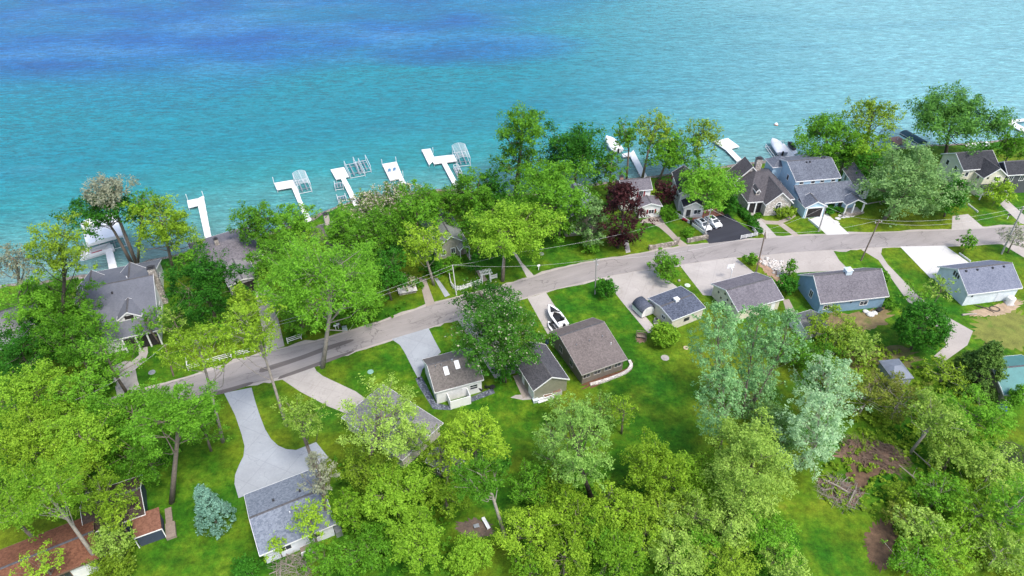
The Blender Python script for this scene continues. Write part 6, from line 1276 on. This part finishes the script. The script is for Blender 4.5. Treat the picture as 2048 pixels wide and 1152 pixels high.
pole('c', (1722, 521), (1759, 440), 'brown pole with a pale top in the oval grass island by the gravel drive', POLEW, .17, .9)
pole('d', (2003, 508), (2046, 413), 'tall grey pole with a lamp near the right border', POLEG, .19, .9, True)
pole('e', (1637, 463), (1652, 412), 'pale grey pole beside the white drive of the big pale blue house', POLEG, .17, .5)
pole('f', (1408, 472), (1422, 418), 'grey pole between the stone wall and the parked white cars', POLEG, .15, .5)
pole('g', (913, 590), (905, 530), 'short white pole inside the curved picket fence', plain('white_pole', (.66, .65, .63), .7, .1), .12, 0)
pole('h', (1003, 560), (1007, 508), 'grey pole close to the arbor at the road bend', POLEG, .13, 0)
pole('i', (347, 752), (330, 690), 'brown pole at the lawn corner by the curved drive', POLEW, .15, 0)
pole('j', (1532, 478), (1530, 460), 'short dark roadside post opposite the brown pole', POLEW, .09, 0)
WIRE = plain('pale_cable', (.5, .5, .5), .6, .05)
def wire(a, b, sag, label, rad=.018):
    a = np.array(a, float); b = np.array(b, float); o0 = a.copy(); P = []
    for t in np.linspace(0, 1, 17): p = a+(b-a)*t; p[2] -= sag*4*t*(1-t); P.append(p-o0)
    o = MB().tube(P, rad, 4, False).build('overhead_cable', WIRE); o.location = Vector(tuple(o0)); return tag(o, label, 'cable', 'cables strung between the poles')
PL = POLES; up = np.array([0, 0, -.6])
wire(PL['g'], PL['a'], 1.0, 'cable from the picket fence pole across the road to the slim grey pole'); wire(PL['a'], PL['b'], 1.6, 'cable from the slim grey pole to the brown pole on the rocky bank')
wire(PL['b'], PL['c'], 1.2, 'cable from the rocky bank pole to the pole in the grass island'); wire(PL['c'], PL['d'], 1.5, 'upper cable from the grass island pole to the tall grey lamp pole'); wire(PL['c']+up, PL['d']+up*1.6, 1.9, 'lower cable from the grass island pole to the tall grey lamp pole')
wire(PL['e'], PL['c'], .8, 'cable crossing the road from the pale grey pole to the grass island pole'); wire(PL['f'], PL['j'], .6, 'cable from the pole by the parked cars to the short roadside post'); wire(PL['j'], PL['e'], .7, 'cable crossing the lawns to the pole by the white drive')
wire(PL['h'], PL['f'], 1.5, 'cable along the far side of the road to the pole by the parked cars'); wire(PL['g'], PL['h'], .5, 'short cable between the white pole and the pole by the arbor'); wire(PL['i'], PL['g'], 2.0, 'long cable along the road over the mailboxes'); wire(PL['i'], PL['g']+up*1.5, 2.4, 'lower long cable along the road over the mailboxes')
wire(PL['i'], at(150, 800, 9), 1.0, 'cable running left from the pole by the curved drive'); wire(PL['d'], at(2300, 400, 10), 1.2, 'cable leaving the picture to the right from the tall grey lamp pole')
# ------------------------------------------------------------------ cars
CARW = plain('white_car_paint', (.8, .81, .82), .12, .02, spec=.6); TYRE = plain('tyre_rubber', (.02, .02, .02), .8, .2)
def make_car(label):
    r = empty('parked_car', (0, 0, 0), 0, label, 'car', 'white cars parked on the blacktop')
    side = [(-2.25, .45), (-2.28, .95), (-2.1, 1.08), (-1.55, 1.5), (-.6, 1.62), (.35, 1.56), (1.15, 1.08), (2.0, .92), (2.25, .7), (2.22, .35), (-2.2, .32)]
    rings = []
    for y in (-.92, -.86, .86, .92):
        k = 1 if abs(y) < .9 else .0
        rings.append([(x*(1 if k else .985), y*(1 if z < 1.12 else .8), z if k or z < .6 else z-.03) for x, z in side])
    b = MB().loft(rings).build('body', CARW, r, bevel=.05)
    def gl(pts, name): MB().add(pts, [tuple(range(len(pts)))]).build(name, GLASS, r)
    gl([(1.14, -.78, 1.13), (1.14, .78, 1.13), (.42, .64, 1.545), (.42, -.64, 1.545)], 'windscreen'); gl([(-2.09, -.74, 1.13), (-1.62, -.62, 1.48), (-1.62, .62, 1.48), (-2.09, .74, 1.13)], 'rear_window')
    for s in (-1, 1):
        p = [(.95, s*.9, 1.1), (.3, s*.735, 1.5), (-.6, s*.735, 1.54), (-1.5, s*.735, 1.42), (-1.9, s*.9, 1.1)]; gl(p if s < 0 else p[::-1], 'side_window')
        for x in (-1.4, 1.4):
            w_ = MB().tube([(x, s*.74, .34), (x, s*.95, .34)], .34, 16).build('wheel', TYRE, r); MB().tube([(x, s*.95, .34), (x, s*.965, .34)], .2, 12).build('rim', ALU, w_)
        MB().box(2.1, 2.27, s*.7-.17, s*.7+.17, .68, .82).build('headlight', plain('lamp_glass', (.5, .53, .56), .1, .05), r, bevel=.03); MB().box(-2.31, -2.2, s*.72-.16, s*.72+.16, .85, 1.0).build('tail_light', REDP, r, bevel=.02); MB().box(.75, .95, s*1.0-.1, s*1.0+.1, 1.08, 1.22).build('mirror', CARW, r, bevel=.03)
    MB().box(2.2, 2.29, -.5, .5, .42, .6).build('grille', BLACKP, r); MB().box(-1.2, .2, -.45, .45, 1.6, 1.635).build('roof_glass', GLASS, r)
    return r
def copy_tree(o, parent=None):
    c = o.copy(); C.objects.link(c)
    if parent is not None: c.parent = parent
    for ch in list(o.children): copy_tree(ch, c)
    return c
def put(o, back, front):
    a = at(*back); b = at(*front); m_ = (a+b)/2; o.location = Vector((m_[0], m_[1], .03)); o.rotation_euler = (0, 0, math.atan2(b[1]-a[1], b[0]-a[0]))
c1 = make_car('white car parked beside the white retaining board'); put(c1, (1395, 446), (1415, 463))
c2 = copy_tree(c1); c2['label'] = 'white car parked farther onto the blacktop, its dark glass roof toward the brick patio'; put(c2, (1415, 440), (1436, 457))
# ------------------------------------------------------------------ rough growth
def undergrowth(name, pxpoly, n, kind, hgt, size, seed):
    rg = np.random.default_rng(seed); P = [at(x, y)[:2] for x, y in pxpoly]; lo = np.min(P, 0); hi = np.max(P, 0); pts = []
    def inside(p):
        k = False; j = len(P)-1
        for i in range(len(P)):
            if (P[i][1] > p[1]) != (P[j][1] > p[1]) and p[0] < (P[j][0]-P[i][0])*(p[1]-P[i][1])/(P[j][1]-P[i][1])+P[i][0]: k = not k
            j = i
        return k
    while len(pts) < n:
        p = rg.uniform(lo, hi)
        if inside(p): pts.append((p[0], p[1], rg.uniform(.1, hgt)))
    pts = np.array(pts); Q = leaves(rg, pts, rg.uniform(.3, .9, n)*hgt, 26, size); Q = Q[Q[:, :, 2].min(1) > .02]
    o = quads(name, Q, LEAF[kind], None); tag(o, kind='stuff'); return o
undergrowth('undergrowth', [(1600, 690), (1700, 660), (1900, 760), (1990, 860), (2040, 1000), (2048, 1152), (1800, 1152), (1790, 1040), (1830, 930), (1720, 870), (1640, 760)], 900, 'olive', .7, .3, 1)
undergrowth('litter_undergrowth', [(1640, 900), (1720, 870), (1830, 890), (1800, 1010), (1760, 1040), (1700, 1030), (1640, 1000)], 200, 'olive', .5, .25, 6)
undergrowth('wood_undergrowth', [(1040, 960), (1100, 920), (1280, 980), (1420, 1000), (1560, 1060), (1590, 1160), (1040, 1160)], 700, 'mid', .7, .3, 2)
undergrowth('shade_undergrowth', [(0, 740), (160, 740), (300, 800), (330, 880), (200, 960), (0, 1000)], 500, 'mid', .6, .3, 3)
undergrowth('lot_undergrowth', [(560, 560), (700, 500), (850, 440), (960, 420), (1000, 480), (860, 560), (780, 640), (640, 672), (580, 680)], 450, 'mid', .5, .28, 4)
undergrowth('left_undergrowth', [(670, 920), (760, 960), (900, 960), (900, 1150), (700, 1150), (690, 1040)], 420, 'mid', .6, .28, 5)
